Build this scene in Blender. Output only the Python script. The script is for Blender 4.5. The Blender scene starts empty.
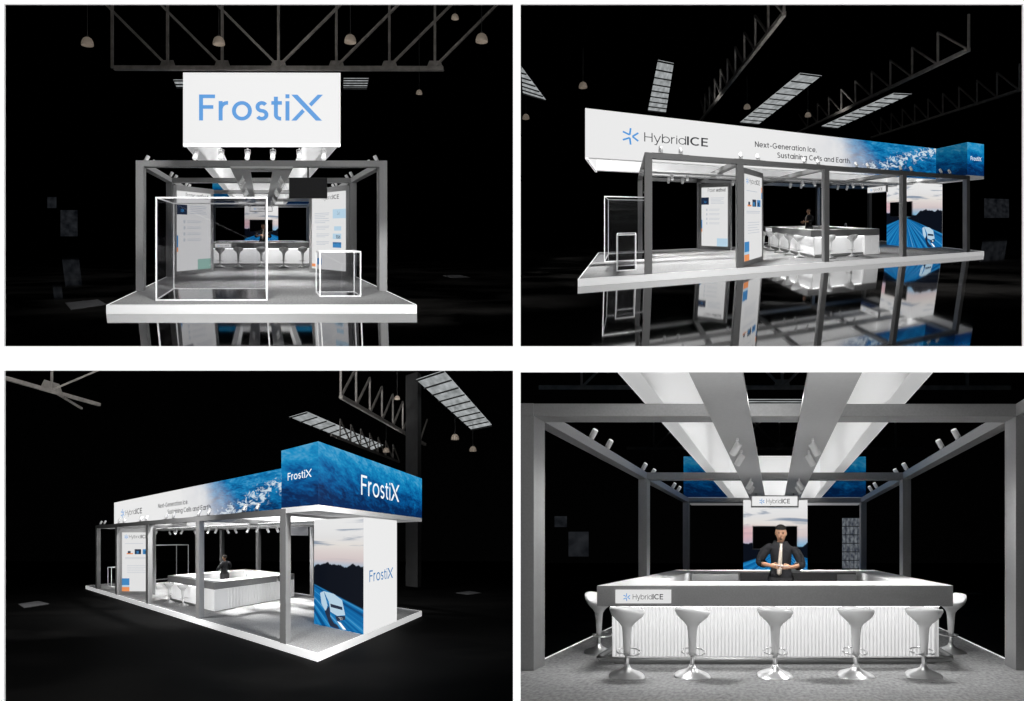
import bpy, bmesh, math, random
from mathutils import Vector, Matrix
random.seed(5)
S = bpy.context.scene
COL = S.collection

# ------------------------------------------------------------------ camera, world, exposure
FPX = 900.0                                   # focal length in pixels of the 1024 x 701 frame
cam = bpy.data.cameras.new('camera')
cam.sensor_width = 36.0
cam.lens = 36.0 * FPX / 1024.0
cam.clip_end = 600.0
camo = bpy.data.objects.new('camera', cam)
camo.location = (0, 0, 0)
camo.rotation_euler = (math.pi / 2, 0, 0)
COL.objects.link(camo)
S.camera = camo
w = bpy.data.worlds.new('gallery_daylight')
S.world = w
w.use_nodes = True
w.node_tree.nodes['Background'].inputs[0].default_value = (1, 1, 1, 1)
w.node_tree.nodes['Background'].inputs[1].default_value = 1.12
S.view_settings.view_transform = 'Standard'
S.view_settings.look = 'None'
S.view_settings.exposure = 0.0
S.view_settings.gamma = 1.0
S.view_settings.use_curve_mapping = False
S.cycles.max_bounces = 8
S.cycles.transparent_max_bounces = 24
S.cycles.sample_clamp_indirect = 4.0
S.cycles.caustics_reflective = False
S.cycles.caustics_refractive = False

# ------------------------------------------------------------------ the four stands
# Every stand is laid out in stand metres: u across (0 = centre line), v from the front edge
# to the back, h above the carpet.  The photograph is a sheet of four views with four vanishing
# points, which one lens cannot hold for square plans, so the four halls are built like stage sets:
# each stand is a full solid stand on a long oblique plan (axes U, V) on its own raked floor, with
# plumb uprights.  'eye' is the aisle point the stand is dressed to be seen from and
# only turns free-standing things (person, stools) towards the aisle.
BAYS = [
    dict(k=1, view='upper-left view', O=(-4.83217, 17.3862, 0.8786), U=(0.99683, 0.01138, 0.0015), V=(-0.77539, 2.77664, 0.36497), eye=(-0.023, -6.261), vmin=-9),
    dict(k=2, view='upper-right view', O=(2.52251, 28.82679, 2.82135), U=(-0.32277, -2.52389, -0.37969), V=(1.23531, 1.11319, 0.16747), eye=(11.891, 1.065), vmin=-9),
    dict(k=3, view='lower-left view', O=(-21.9229, 53.10082, -13.58919), U=(-0.1737, -1.91007, 0.40276), V=(1.2459, -1.92929, 0.40681), eye=(8.79, 18.821), vmin=-9),
    dict(k=4, view='lower-right view', O=(-2.49272, -8.57035, 0.49372), U=(1.00122, 0.00417, -0.00092), V=(0.81053, 2.7788, -0.61651), eye=(-0.007, 3.084), vmin=6.02),
]
for b in BAYS:
    for q in 'OUV':
        b[q] = Vector(b[q])
WALL_Y = 7.0


def pt(b, u, v, h):
    return b['O'] + b['U'] * u + b['V'] * v + Vector((0, 0, h))


def heading(b, u, v, du, dv):
    """world angle about z of plan direction (du,dv) for a rigid thing at (u,v)"""
    ray = math.atan2(v - b['eye'][1], u - b['eye'][0])
    p = pt(b, u, v, 0)
    return math.atan2(p.y, p.x) + math.atan2(dv, du) - ray


# ------------------------------------------------------------------ materials
def mat(name, col=(.8, .8, .8), rough=.5, metal=0., emit=None, es=0., spec=.5, noise=None):
    m = bpy.data.materials.new(name)
    m.use_nodes = True
    nt = m.node_tree
    p = nt.nodes['Principled BSDF']
    p.inputs['Base Color'].default_value = (*col, 1)
    p.inputs['Roughness'].default_value = rough
    p.inputs['Metallic'].default_value = metal
    p.inputs['Specular IOR Level'].default_value = spec
    if emit:
        p.inputs['Emission Color'].default_value = (*emit, 1)
        p.inputs['Emission Strength'].default_value = es
    if noise:                                   # (scale, amount, coordinate) surface mottling
        tc = nt.nodes.new('ShaderNodeTexCoord')
        n = nt.nodes.new('ShaderNodeTexNoise')
        n.inputs['Scale'].default_value = noise[0]
        n.inputs['Detail'].default_value = 3
        nt.links.new(tc.outputs[noise[2] if len(noise) > 2 else 'Object'], n.inputs['Vector'])
        r = nt.nodes.new('ShaderNodeValToRGB')
        a = noise[1]
        r.color_ramp.elements[0].position = .3
        r.color_ramp.elements[1].position = .7
        r.color_ramp.elements[0].color = (*[c * (1 - a) for c in col], 1)
        r.color_ramp.elements[1].color = (*[min(1, c * (1 + a)) for c in col], 1)
        nt.links.new(n.outputs['Fac'], r.inputs['Fac'])
        nt.links.new(r.outputs['Color'], p.inputs['Base Color'])
    return m


class N:
    """tiny node-graph helper"""
    def __init__(s, m):
        s.nt = m.node_tree
        s.p = s.nt.nodes['Principled BSDF']

    def lnk(s, i, v):
        if hasattr(v, 'is_output'):
            s.nt.links.new(v, i)
        else:
            i.default_value = v

    def uv(s):
        t = s.nt.nodes.new('ShaderNodeTexCoord')
        sp = s.nt.nodes.new('ShaderNodeSeparateXYZ')
        s.nt.links.new(t.outputs['UV'], sp.inputs[0])
        return sp.outputs[0], sp.outputs[1]

    def m(s, op, a, b=0., c=0.):
        n = s.nt.nodes.new('ShaderNodeMath')
        n.operation = op
        for i, v in enumerate((a, b, c)):
            s.lnk(n.inputs[i], v)
        return n.outputs[0]

    def ss(s, x, lo, hi):
        n = s.nt.nodes.new('ShaderNodeMapRange')
        n.interpolation_type = 'SMOOTHSTEP'
        s.lnk(n.inputs[0], x)
        s.lnk(n.inputs[1], lo)
        s.lnk(n.inputs[2], hi)
        return n.outputs[0]

    def vec(s, x, y, z=0.):
        n = s.nt.nodes.new('ShaderNodeCombineXYZ')
        for i, v in enumerate((x, y, z)):
            s.lnk(n.inputs[i], v)
        return n.outputs[0]

    def noise(s, v, sc, det=3., dist=0.):
        n = s.nt.nodes.new('ShaderNodeTexNoise')
        s.nt.links.new(v, n.inputs['Vector'])
        n.inputs['Scale'].default_value = sc
        n.inputs['Detail'].default_value = det
        n.inputs['Distortion'].default_value = dist
        return n.outputs['Fac']

    def ramp(s, f, stops):
        n = s.nt.nodes.new('ShaderNodeValToRGB')
        while len(n.color_ramp.elements) < len(stops):
            n.color_ramp.elements.new(.5)
        for e, (p, c) in zip(n.color_ramp.elements, stops):
            e.position = p
            e.color = (*c, 1)
        s.lnk(n.inputs[0], f)
        return n.outputs[0]

    def mix(s, f, a, b):
        n = s.nt.nodes.new('ShaderNodeMix')
        n.data_type = 'RGBA'
        s.lnk(n.inputs[0], f)
        for i, v in ((6, a), (7, b)):
            s.lnk(n.inputs[i], v if hasattr(v, 'is_output') else (*v, 1))
        return n.outputs[2]

    def backlit(s, col, strength):
        s.p.inputs['Base Color'].default_value = (.004, .004, .004, 1)
        s.p.inputs['Roughness'].default_value = .6
        s.p.inputs['Specular IOR Level'].default_value = .0
        s.nt.links.new(col, s.p.inputs['Emission Color'])
        s.p.inputs['Emission Strength'].default_value = strength


def glow(name, col, st, base=.02):
    m = mat(name, (base,) * 3, .7, emit=col, es=st, spec=.03)
    return m


M = {}
M['wall'] = mat('white_wall_paint', (.93, .93, .93), .9, spec=.1)
M['dark'] = mat('dark_hall_paint', (.004, .004, .004), .95, spec=0.)
M['frame'] = mat('grey_powder_coat', (.30, .30, .30), .6, noise=(40, .06), spec=.3)
M['plank'] = mat('grey_plank_board', (.56, .56, .56), .55, noise=(25, .04), spec=.3)
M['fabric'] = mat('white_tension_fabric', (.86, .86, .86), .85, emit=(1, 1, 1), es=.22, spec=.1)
M['lightbox'] = glow('white_lightbox_fabric', (.985, .985, .985), .84)
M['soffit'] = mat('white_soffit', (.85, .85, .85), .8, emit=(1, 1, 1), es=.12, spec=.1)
M['edge'] = mat('white_glow_edge', (.85, .85, .85), .6, emit=(1, 1, 1), es=.42, spec=.1)  # glow added so the edges look bright white
M['white'] = mat('white_lacquer', (.86, .86, .86), .35, spec=.4)
M['counter_white'] = mat('white_worktop', (.88, .88, .88), .4, spec=.3)
M['band'] = mat('grey_counter_band', (.27, .27, .27), .5, noise=(60, .07), spec=.3)
M['flute'] = mat('white_fluted_panel', (.84, .84, .84), .55, spec=.2, emit=(1, 1, 1), es=.22)  # slight glow put into the panel so the ribs look brighter
M['roof_glow'] = glow('roof_fill_strip', (1, 1, 1), 7.0)  # added hidden glow that brightens the fascia lining
M['led'] = glow('white_led_strip', (1, 1, 1), 4.0)
M['plastic'] = mat('white_gloss_plastic', (.85, .85, .85), .25, spec=.5)
M['chrome'] = mat('chrome', (.85, .85, .85), .32, .9)
M['steel'] = mat('brushed_steel', (.5, .5, .5), .35, 1.0)
M['black'] = mat('black_plastic', (.012, .012, .012), .35)
M['screen'] = mat('black_screen_glass', (.004, .004, .005), .15, spec=.22)
M['plinth'] = mat('black_gloss_plinth', (.01, .01, .01), .1, spec=.5)
M['lamp_white'] = mat('white_lamp_housing', (.62, .62, .62), .5, emit=(1, 1, 1), es=.10)  # faint glow put into the housing so lamp heads stand out
M['lens'] = glow('lamp_lens', (1, 1, 1), .8)
M['case'] = mat('white_case_bar', (.88, .88, .88), .4, emit=(1, 1, 1), es=.20)  # glow put into the bars to make them look brightly lit
M['poster'] = glow('white_backlit_poster', (1, 1, 1), .74)
M['ink'] = glow('dark_print', (.025, .025, .03), 1.0, .01)
M['ink_grey'] = glow('grey_print', (.42, .43, .46), 1.0, .01)
M['blue_print'] = glow('blue_print', (.105, .33, .72), 1.0, .01)
M['ice_blue'] = glow('sky_blue_print', (.06, .30, .70), 1.0, .01)
M['ink_white'] = glow('white_print', (.93, .96, .98), 1.0, .05)
M['mid_blue'] = glow('blue_sign_print', (.045, .20, .46), 1.0, .01)
M['photo_blue'] = glow('photo_blue', (.05, .25, .55), .9)
M['photo_dark'] = glow('photo_dark', (.01, .02, .05), 1.)
M['photo_pale'] = glow('photo_pale', (.45, .62, .75), 1.)
M['photo_orange'] = glow('photo_orange', (.80, .28, .10), 1.)
M['photo_green'] = glow('photo_green', (.30, .50, .44), 1.)
M['steel_dark'] = mat('grey_roof_steel', (.26, .24, .22), .7, noise=(3, .25))
M['shade'] = mat('beige_enamel_shade', (.42, .34, .27), .5, emit=(.9, .75, .6), es=.10)  # unlit shade; faint glow stands in for light from below
M['cord'] = mat('black_cord', (.05, .05, .05), .8)
M['hall_col'] = mat('dark_steel_column', (.018, .018, .018), .7, noise=(2, .3))
M['skin'] = mat('skin', (.27, .145, .09), .55, spec=.3)
M['hair'] = mat('black_hair', (.008, .007, .006), .8, spec=.1)
M['shirt'] = mat('black_shirt', (.010, .010, .011), .9, noise=(30, .3), spec=.1)
M['trousers'] = mat('black_trousers', (.010, .010, .011), .8)
M['tie'] = mat('beige_tie', (.30, .26, .22), .7, noise=(80, .25))
M['shoe'] = mat('black_shoe', (.01, .01, .01), .3)
M['pen'] = mat('grey_pen', (.2, .2, .22), .3)
M['hatch'] = mat('worn_steel_plate', (.06, .06, .063), .6, noise=(2, .4))
M['eye'] = mat('eye', (.02, .015, .012), .2)
M['lip'] = mat('lip', (.30, .12, .09), .5)

# carpet: fine grey pile in stand metres
m = M['carpet'] = mat('grey_carpet', (.4, .4, .4), .95, spec=.05)
n = N(m)
x, y = n.uv()
f1 = n.noise(n.vec(x, y), 26, 4)
f2 = n.noise(n.vec(x, y), 1.3, 2)
c = n.ramp(n.m('ADD', n.m('MULTIPLY', f1, .8), n.m('MULTIPLY', f2, .2)), [(.3, (.25, .25, .25)), (.7, (.52, .52, .52))])
n.nt.links.new(c, n.p.inputs['Base Color'])
# dark hall floors
for key, lo, hi, rg, sp in (('floor_gloss', .0012, .05, .03, .5), ('floor_matt', .0006, .003, .7, .02)):
    m = M[key] = mat(key, (.01, .01, .01), rg, spec=sp)
    n = N(m)
    t = n.nt.nodes.new('ShaderNodeTexCoord')
    f = n.noise(t.outputs['Object'], .35, 6, .6)
    c = n.ramp(f, [(.42, (lo, lo, lo)), (.75, (hi, hi * .95, hi * .9))])
    n.nt.links.new(c, n.p.inputs['Base Color'])


def sea(n, x, y, sx=1.1, sy=3.2):
    """blue sea print: pale ripples over deep blue"""
    v = n.vec(n.m('MULTIPLY', n.m('ADD', x, n.m('MULTIPLY', y, .8)), sx), n.m('MULTIPLY', y, sy))
    a = n.noise(v, 1.6, 8, .4)
    b_ = n.noise(v, 6., 5, .3)
    return n.m('ADD', n.m('MULTIPLY', a, .62), n.m('MULTIPLY', b_, .38))


# long fascia print: x = v (0..13.7), y = h - 3.12 (0..1.37)
m = M['fascia_print'] = mat('fascia_sea_print')
n = N(m)
x, y = n.uv()
w1 = n.noise(n.vec(x, y), .9, 4)
s = sea(n, x, y)
dep = n.m('ADD', s, n.m('MULTIPLY', n.m('SUBTRACT', y, .7), .16))
blue = n.ramp(dep, [(.32, (.002, .035, .13)), (.48, (.003, .13, .36)), (.60, (.008, .25, .56)), (.78, (.12, .45, .74))])
# foam runs diagonally from the lower left to the upper right
line = n.m('SUBTRACT', y, n.m('MULTIPLY', n.m('SUBTRACT', x, 9.3), .30))
band = n.m('SUBTRACT', 1., n.m('MULTIPLY', n.m('ABSOLUTE', line), 2.4))
fo = n.noise(n.vec(n.m('MULTIPLY', x, 1.3), n.m('MULTIPLY', y, 2.2)), 3.2, 9, 1.2)
foam = n.ss(n.m('ADD', fo, n.m('MULTIPLY', band, .20)), .60, .74)
foam = n.m('MULTIPLY', foam, n.ss(band, -.2, .5))
blue = n.mix(foam, blue, (.72, .84, .93))
edge = n.m('ADD', n.m('ADD', x, n.m('MULTIPLY', y, .75)), n.m('MULTIPLY', n.m('SUBTRACT', w1, .5), 1.6))
fade = n.ss(edge, 8.6, 11.0)
mist = n.ramp(w1, [(.3, (.93, .93, .94)), (.7, (.78, .79, .83))])
wh = n.mix(n.ss(edge, 7.2, 9.6), (.98, .98, .98), mist)
n.backlit(n.mix(fade, wh, blue), .84)

# wide back header print: x along the face, y = height in the face 0..1.34
m = M['header_print'] = mat('header_sea_print')
n = N(m)
x, y = n.uv()
s = sea(n, x, y, 1.4, 2.6)
dep = n.m('ADD', s, n.m('MULTIPLY', n.m('SUBTRACT', y, .72), .42))
blue = n.ramp(dep, [(.24, (.002, .025, .11)), (.42, (.002, .09, .30)), (.55, (.004, .19, .48)), (.68, (.010, .30, .62)), (.85, (.12, .45, .74))])
n.backlit(blue, .85)
m = M['header_dim_print'] = M['header_print'].copy()
m.name = 'header_sea_print_dimmed'
m.node_tree.nodes['Principled BSDF'].inputs['Emission Strength'].default_value = .38  # weaker glow on a copied print, so the inner face looks shaded

# dusk road picture: x = metres along front (0..2.0) and on around the side (2.0..3.53), y = h
m = M['road_print'] = mat('road_at_dusk_print')
n = N(m)
x, y = n.uv()
cl = n.noise(n.vec(n.m('MULTIPLY', x, .5), n.m('MULTIPLY', y, 4.5)), 1.1, 4, .5)
skyf = n.ss(y, 1.4, 2.9)
sky = n.ramp(skyf, [(0., (.20, .48, .72)), (.22, (.72, .62, .62)), (.45, (.80, .72, .70)), (.62, (.86, .82, .78)), (.8, (.84, .83, .83)), (1., (.90, .90, .90))])
sky = n.mix(n.m('MULTIPLY', n.ss(cl, .52, .68), n.ss(y, 1.75, 2.1)), sky, (.26, .32, .42))
left = n.m('MULTIPLY', n.ss(x, 1.3, .0), n.m('MULTIPLY', n.ss(y, 1.5, 1.7), n.ss(y, 2.25, 2.05)))
sky = n.mix(n.m('MULTIPLY', left, .6), sky, (.78, .40, .45))
tn = n.noise(n.vec(x, 0.), 3.5, 6)
dip = n.m('SUBTRACT', 1., n.ss(n.m('ABSOLUTE', n.m('SUBTRACT', x, 1.2)), .1, .95))
top = n.m('ADD', n.m('ADD', 1.42, n.m('MULTIPLY', n.ss(x, 1.9, 2.2), .10)), n.m('SUBTRACT', n.m('MULTIPLY', tn, .42), n.m('MULTIPLY', dip, .22)))
tree = n.ss(y, n.m('ADD', top, .02), n.m('SUBTRACT', top, .02))
pic = n.mix(tree, sky, (.004, .006, .012))
ang = n.m('ARCTAN2', n.m('SUBTRACT', y, 1.42), n.m('SUBTRACT', x, 1.2))
st = n.noise(n.vec(n.m('MULTIPLY', ang, 14.), 0.), 1.0, 4)
road = n.ramp(st, [(.3, (.002, .03, .12)), (.47, (.004, .14, .40)), (.58, (.02, .27, .60)), (.75, (.45, .70, .88))])
rt = n.m('SUBTRACT', 1.40, n.m('MULTIPLY', n.m('ABSOLUTE', n.m('SUBTRACT', x, 1.2)), .33))
pic = n.mix(n.ss(y, n.m('ADD', rt, .03), n.m('SUBTRACT', rt, .03)), pic, road)
n.backlit(pic, .88)

# clear smoked glass
m = M['glass'] = bpy.data.materials.new('smoked_glass')
m.use_nodes = True
nt = m.node_tree
nt.nodes.clear()
o_ = nt.nodes.new('ShaderNodeOutputMaterial')
mx = nt.nodes.new('ShaderNodeMixShader')
tr = nt.nodes.new('ShaderNodeBsdfTransparent')
tr.inputs[0].default_value = (.84, .84, .85, 1)
gl = nt.nodes.new('ShaderNodeBsdfGlossy')
gl.inputs['Roughness'].default_value = .03
mx.inputs[0].default_value = .06
nt.links.new(tr.outputs[0], mx.inputs[1])
nt.links.new(gl.outputs[0], mx.inputs[2])
nt.links.new(mx.outputs[0], o_.inputs[0])

# skylight panes: dull evening daylight, faint glazing streaks
m = M['skylight'] = mat('skylight_daylight')
n = N(m)
x, y = n.uv()
f = n.noise(n.vec(n.m('MULTIPLY', x, .6), n.m('MULTIPLY', y, 3.)), 1.5, 5)
n.backlit(n.ramp(f, [(.3, (.16, .17, .17)), (.7, (.40, .42, .43))]), 1.15)
m = M['far_window'] = mat('far_window_light')
n = N(m)
x, y = n.uv()
f = n.noise(n.vec(x, y), 1.3, 4)
n.backlit(n.ramp(f, [(.3, (.008, .010, .014)), (.7, (.06, .065, .075))]), .28)


m = M['near_window'] = mat('hall_window_light')
n = N(m)
x, y = n.uv()
f = n.noise(n.vec(n.m('MULTIPLY', x, 2.), y), 1.6, 4)
grid = n.m('MINIMUM', n.ss(n.m('PINGPONG', x, .25), .02, .05), n.ss(n.m('PINGPONG', y, .5), .03, .07))
n.backlit(n.mix(grid, (.012, .014, .016), n.ramp(f, [(.35, (.03, .035, .05)), (.65, (.16, .175, .19))])), 1.)


# ------------------------------------------------------------------ mesh helpers
class MB:
    def __init__(s, b=None):
        s.b = b
        s.bm = bmesh.new()
        s.uvl = s.bm.loops.layers.uv.new('UVMap')

    def face(s, pts, uvs=None):
        vs = [s.bm.verts.new(p) for p in pts]
        f = s.bm.faces.new(vs)
        if uvs:
            for l, t in zip(f.loops, uvs):
                l[s.uvl].uv = t
        return f

    def quad(s, uvh, uvs=None):                # stand coordinates
        return s.face([pt(s.b, *p) for p in uvh], uvs)

    def hexa(s, c):                            # 8 stand-coordinate corners: bottom loop, top loop
        P = [pt(s.b, *p) for p in c]
        for idx, ax in (((0, 3, 2, 1), 0), ((4, 5, 6, 7), 0), ((0, 1, 5, 4), 1), ((1, 2, 6, 5), 2), ((2, 3, 7, 6), 1), ((3, 0, 4, 7), 2)):
            uv = [((c[i][0], c[i][1]), (c[i][0], c[i][2]), (c[i][1], c[i][2]))[ax] for i in idx]
            s.face([P[i] for i in idx], uv)

    def box(s, u0, u1, v0, v1, h0, h1, clip=None):
        v0 = max(v0, s.b['vmin'] if clip is None else clip)
        if v1 <= v0:
            return s
        s.hexa([(u0, v0, h0), (u1, v0, h0), (u1, v1, h0), (u0, v1, h0), (u0, v0, h1), (u1, v0, h1), (u1, v1, h1), (u0, v1, h1)])
        return s

    def prism(s, poly, h0, h1):
        n_ = len(poly)
        s.quad([(u, v, h1) for u, v in poly], list(poly))
        s.quad([(u, v, h0) for u, v in reversed(poly)], list(reversed(poly)))
        d = 0.
        for i in range(n_):
            a, c = poly[i], poly[(i + 1) % n_]
            l = math.hypot(c[0] - a[0], c[1] - a[1])
            s.quad([(*a, h0), (*c, h0), (*c, h1), (*a, h1)], [(d, h0), (d + l, h0), (d + l, h1), (d, h1)])
            d += l
        return s

    def bar(s, a, c, r, sides=4, world=False):
        """straight bar between two points, r = half width in metres"""
        A, C = (Vector(a), Vector(c)) if world else (pt(s.b, *a), pt(s.b, *c))
        d = (C - A).normalized()
        up = Vector((0, 0, 1)) if abs(d.z) < .9 else Vector((0, 1, 0))
        e1 = d.cross(up).normalized()
        e2 = d.cross(e1)
        ra, rc = [], []
        for i in range(sides):
            t = math.tau * (i + .5) / sides
            o = (e1 * math.cos(t) + e2 * math.sin(t)) * r * (1.414 if sides == 4 else 1)
            ra.append(s.bm.verts.new(A + o))
            rc.append(s.bm.verts.new(C + o))
        for i in range(sides):
            j = (i + 1) % sides
            s.bm.faces.new((ra[i], ra[j], rc[j], rc[i]))
        s.bm.faces.new(ra[::-1])
        s.bm.faces.new(rc)
        return s

    def tube(s, pts, r, sides=8, closed=False, world=False):
        P = [Vector(p) if world else pt(s.b, *p) for p in pts]
        rings = []
        n_ = len(P)
        for i, p in enumerate(P):
            a = P[(i - 1) % n_] if closed or i else P[i]
            c = P[(i + 1) % n_] if closed or i < n_ - 1 else P[i]
            d = (c - a).normalized()
            up = Vector((0, 0, 1)) if abs(d.z) < .95 else Vector((0, 1, 0))
            e1 = d.cross(up).normalized()
            e2 = d.cross(e1)
            rr = r[i] if isinstance(r, (list, tuple)) else r
            rings.append([s.bm.verts.new(p + (e1 * math.cos(t) + e2 * math.sin(t)) * rr) for t in [math.tau * k / sides for k in range(sides)]])
        for i in range(n_ if closed else n_ - 1):
            A, C = rings[i], rings[(i + 1) % n_]
            for k in range(sides):
                j = (k + 1) % sides
                s.bm.faces.new((A[k], A[j], C[j], C[k]))
        if not closed:
            s.bm.faces.new(rings[0][::-1])
            s.bm.faces.new(rings[-1])
        return s

    def lathe(s, prof, sides=24, o=(0, 0, 0), warp=None, ax=None):
        """profile [(r,z)] about z (or turned by matrix ax), own metres"""
        rings = []
        for r, z in prof:
            ring = []
            for k in range(sides):
                t = math.tau * k / sides
                q = Vector((r * math.cos(t), r * math.sin(t), z))
                if warp:
                    q = warp(q, t)
                if ax is not None:
                    q = ax @ q
                ring.append(s.bm.verts.new(q + Vector(o)))
            rings.append(ring)
        for A, C in zip(rings, rings[1:]):
            for k in range(sides):
                j = (k + 1) % sides
                s.bm.faces.new((A[k], A[j], C[j], C[k]))
        s.bm.faces.new(rings[0][::-1])
        s.bm.faces.new(rings[-1])
        return s

    def cube(s, c, d):
        """own-metre box: centre, size"""
        r = bmesh.ops.create_cube(s.bm, size=1)
        for v in r['verts']:
            v.co = Vector((v.co.x * d[0] + c[0], v.co.y * d[1] + c[1], v.co.z * d[2] + c[2]))
        return s

    def build(s, name, m_, parent=None, base=None, smooth=False, recalc=True):
        if recalc:
            bmesh.ops.recalc_face_normals(s.bm, faces=s.bm.faces)
        if base is None:
            base = parent['base_pt'] if parent is not None and 'base_pt' in parent else None
        off = Vector(base) if base is not None else Vector((0, 0, 0))
        for v in s.bm.verts:
            v.co -= off
        me = bpy.data.meshes.new(name)
        s.bm.to_mesh(me)
        s.bm.free()
        me.materials.append(m_)
        if smooth:
            for p in me.polygons:
                p.use_smooth = True
        o = bpy.data.objects.new(name, me)
        COL.objects.link(o)
        if parent is not None:
            o.parent = parent
        elif base is not None:
            o.location = off
        return o


def tag(o, label=None, cat=None, group=None, kind=None):
    for k, v in (('label', label), ('category', cat), ('group', group), ('kind', kind)):
        if v:
            o[k] = v
    return o


def thing(name, label, cat, loc, rz=0., group=None):
    o = bpy.data.objects.new(name, None)
    o.empty_display_size = .1
    o.location = loc
    o.rotation_euler = (0, 0, rz)
    COL.objects.link(o)
    return tag(o, label, cat, group)


def at_thing(name, label, cat, b, u, v, h=0., group=None):
    """a thing whose parts are built in stand coordinates"""
    p = pt(b, u, v, h)
    o = thing(name, label, cat, p, 0, group)
    o['base_pt'] = tuple(p)
    return o


def copy_thing(src, loc, rz, label, group):
    r = src.copy()
    COL.objects.link(r)
    r.location = loc
    r.rotation_euler = (0, 0, rz)
    r['label'] = label
    if group:
        r['group'] = group
    for ch in list(src.children):
        c_ = ch.copy()
        COL.objects.link(c_)
        c_.parent = r
        for g in list(ch.children):
            d_ = g.copy()
            COL.objects.link(d_)
            d_.parent = c_
    return r


_txt = {}
XH = .75                                       # x-height of the lettering, cap height = 1


def arc(cx, cy, rx, ry, a0, a1, n_=14):
    return [(cx + rx * math.cos(math.radians(a0 + (a1 - a0) * i / n_)), cy + ry * math.sin(math.radians(a0 + (a1 - a0) * i / n_))) for i in range(n_ + 1)]


def glyph(ch, w_):
    """centre lines and advance of a plain geometric sans letter drawn with stroke width w_"""
    h = w_ / 2
    X = XH
    ro, rh = .35 - h, X / 2 - h
    bowl = arc(.35, X / 2, ro, rh, 0, 360, 26)
    capo = lambda a0, a1: arc(.45, .5, .45 - h, .5 - h, a0, a1, 22)
    G = {
        'F': ([[(h, 0), (h, 1)], [(0, 1 - h), (.56, 1 - h)], [(0, .52), (.50, .52)]], .58),
        'E': ([[(h, 0), (h, 1)], [(0, 1 - h), (.56, 1 - h)], [(0, .52), (.52, .52)], [(0, h), (.56, h)]], .60),
        'H': ([[(h, 0), (h, 1)], [(.70 - h, 0), (.70 - h, 1)], [(0, .52), (.70, .52)]], .70),
        'I': ([[(h, 0), (h, 1)]], w_),
        'N': ([[(h, 0), (h, 1)], [(.70 - h, 0), (.70 - h, 1)], [(h, 1 - h * .6), (.70 - h, h * .6)]], .70),
        'C': ([capo(48, 312)], .80),
        'G': ([capo(48, 352), [(.50, .46), (.90, .46)]], .92),
        'S': ([arc(.30, .75 - h / 2, .27 - h, .25 - h / 2, 35, 270, 14)[:-1] + arc(.30, .25 + h / 2, .29 - h, .25 - h / 2, 90, -145, 14)], .60),
        'r': ([[(h, 0), (h, X)], arc(.30, X - h - .26, .30 - h, .26, 180, 82, 8)], .36),
        'o': ([bowl], .70),
        's': ([arc(.24, X * .75 - h / 2, .22 - h, X * .25 - h / 2, 30, 270, 12)[:-1] + arc(.24, X * .25 + h / 2, .235 - h, X * .25 - h / 2, 90, -150, 12)], .47),
        't': ([[(.16, .92)] + [(.16, .22)] + arc(.33, .22, .17, .22 - h, 180, 275, 8)[1:], [(0, X - h), (.37, X - h)]], .39),
        'i': ([[(h, 0), (h, X)], [(h, .86), (h, .86 + w_ * 1.1)]], w_),
        'l': ([[(h, 0), (h, 1)]], w_),
        'b': ([[(h, 0), (h, 1)], bowl], .70),
        'd': ([[(.70 - h, 0), (.70 - h, 1)], bowl], .70),
        'a': ([[(.70 - h, 0), (.70 - h, X)], bowl], .70),
        'g': ([[(.70 - h, X), (.70 - h, -.06)] + arc(.36, -.06, .34 - h, .22 - h, 0, -150, 10)[1:], bowl], .70),
        'n': ([[(h, 0), (h, X)], arc(.28, X - .28, .28 - h, .28 - h, 180, 0, 12) + [(.56 - h, 0)]], .56),
        'h': ([[(h, 0), (h, 1)], arc(.28, X - .28, .28 - h, .28 - h, 180, 0, 12) + [(.56 - h, 0)]], .56),
        'u': ([[(h, X)] + arc(.28, .28, .28 - h, .28 - h, 180, 360, 12) + [(.56 - h, X)], [(.56 - h, 0), (.56 - h, X)]], .56),
        'e': ([[(.0 + h, X / 2), (.69 - h, X / 2)], arc(.35, X / 2, ro, rh, 0, 318, 22)], .68),
        'c': ([arc(.35, X / 2, ro, rh, 48, 312, 20)], .62),
        'y': ([[(.03, X), (.31, .03)], [(.58, X), (.22, -.26), (.06, -.26)]], .60),
        'x': ([[(.03, 0), (.53, X)], [(.03, X), (.53, 0)]], .56),
        'z': ([[(.02, X - h), (.46, X - h), (.04, h), (.50, h)]], .50),
        'f': ([[(.16, 0), (.16, .80)] + arc(.34, .80, .18, .20 - h, 180, 85, 8)[1:], [(0, X - h), (.35, X - h)]], .36),
        '-': ([[(.04, .38), (.40, .38)]], .44),
        '.': ([[(h, 0), (h, w_ * 1.1)]], w_),
        ' ': ([], .22)}
    return G[ch]


def stroke_faces(line, w_):
    n_ = len(line)
    closed = n_ > 3 and abs(line[0][0] - line[-1][0]) + abs(line[0][1] - line[-1][1]) < 1e-6
    L, R = [], []
    for i, p in enumerate(line):
        a = line[i - 1] if i else (line[-2] if closed else p)
        c_ = line[i + 1] if i < n_ - 1 else (line[1] if closed else p)
        d1 = Vector((p[0] - a[0], p[1] - a[1]))
        d2 = Vector((c_[0] - p[0], c_[1] - p[1]))
        d1 = d1.normalized() if d1.length > 1e-9 else d2.normalized()
        d2 = d2.normalized() if d2.length > 1e-9 else d1
        t = (d1 + d2).normalized()
        k_ = w_ / 2 / max(.4, t.dot(d1))
        L.append((p[0] - t.y * k_, p[1] + t.x * k_))
        R.append((p[0] + t.y * k_, p[1] - t.x * k_))
    return [[R[i], R[i + 1], L[i + 1], L[i]] for i in range(n_ - 1)]


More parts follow.
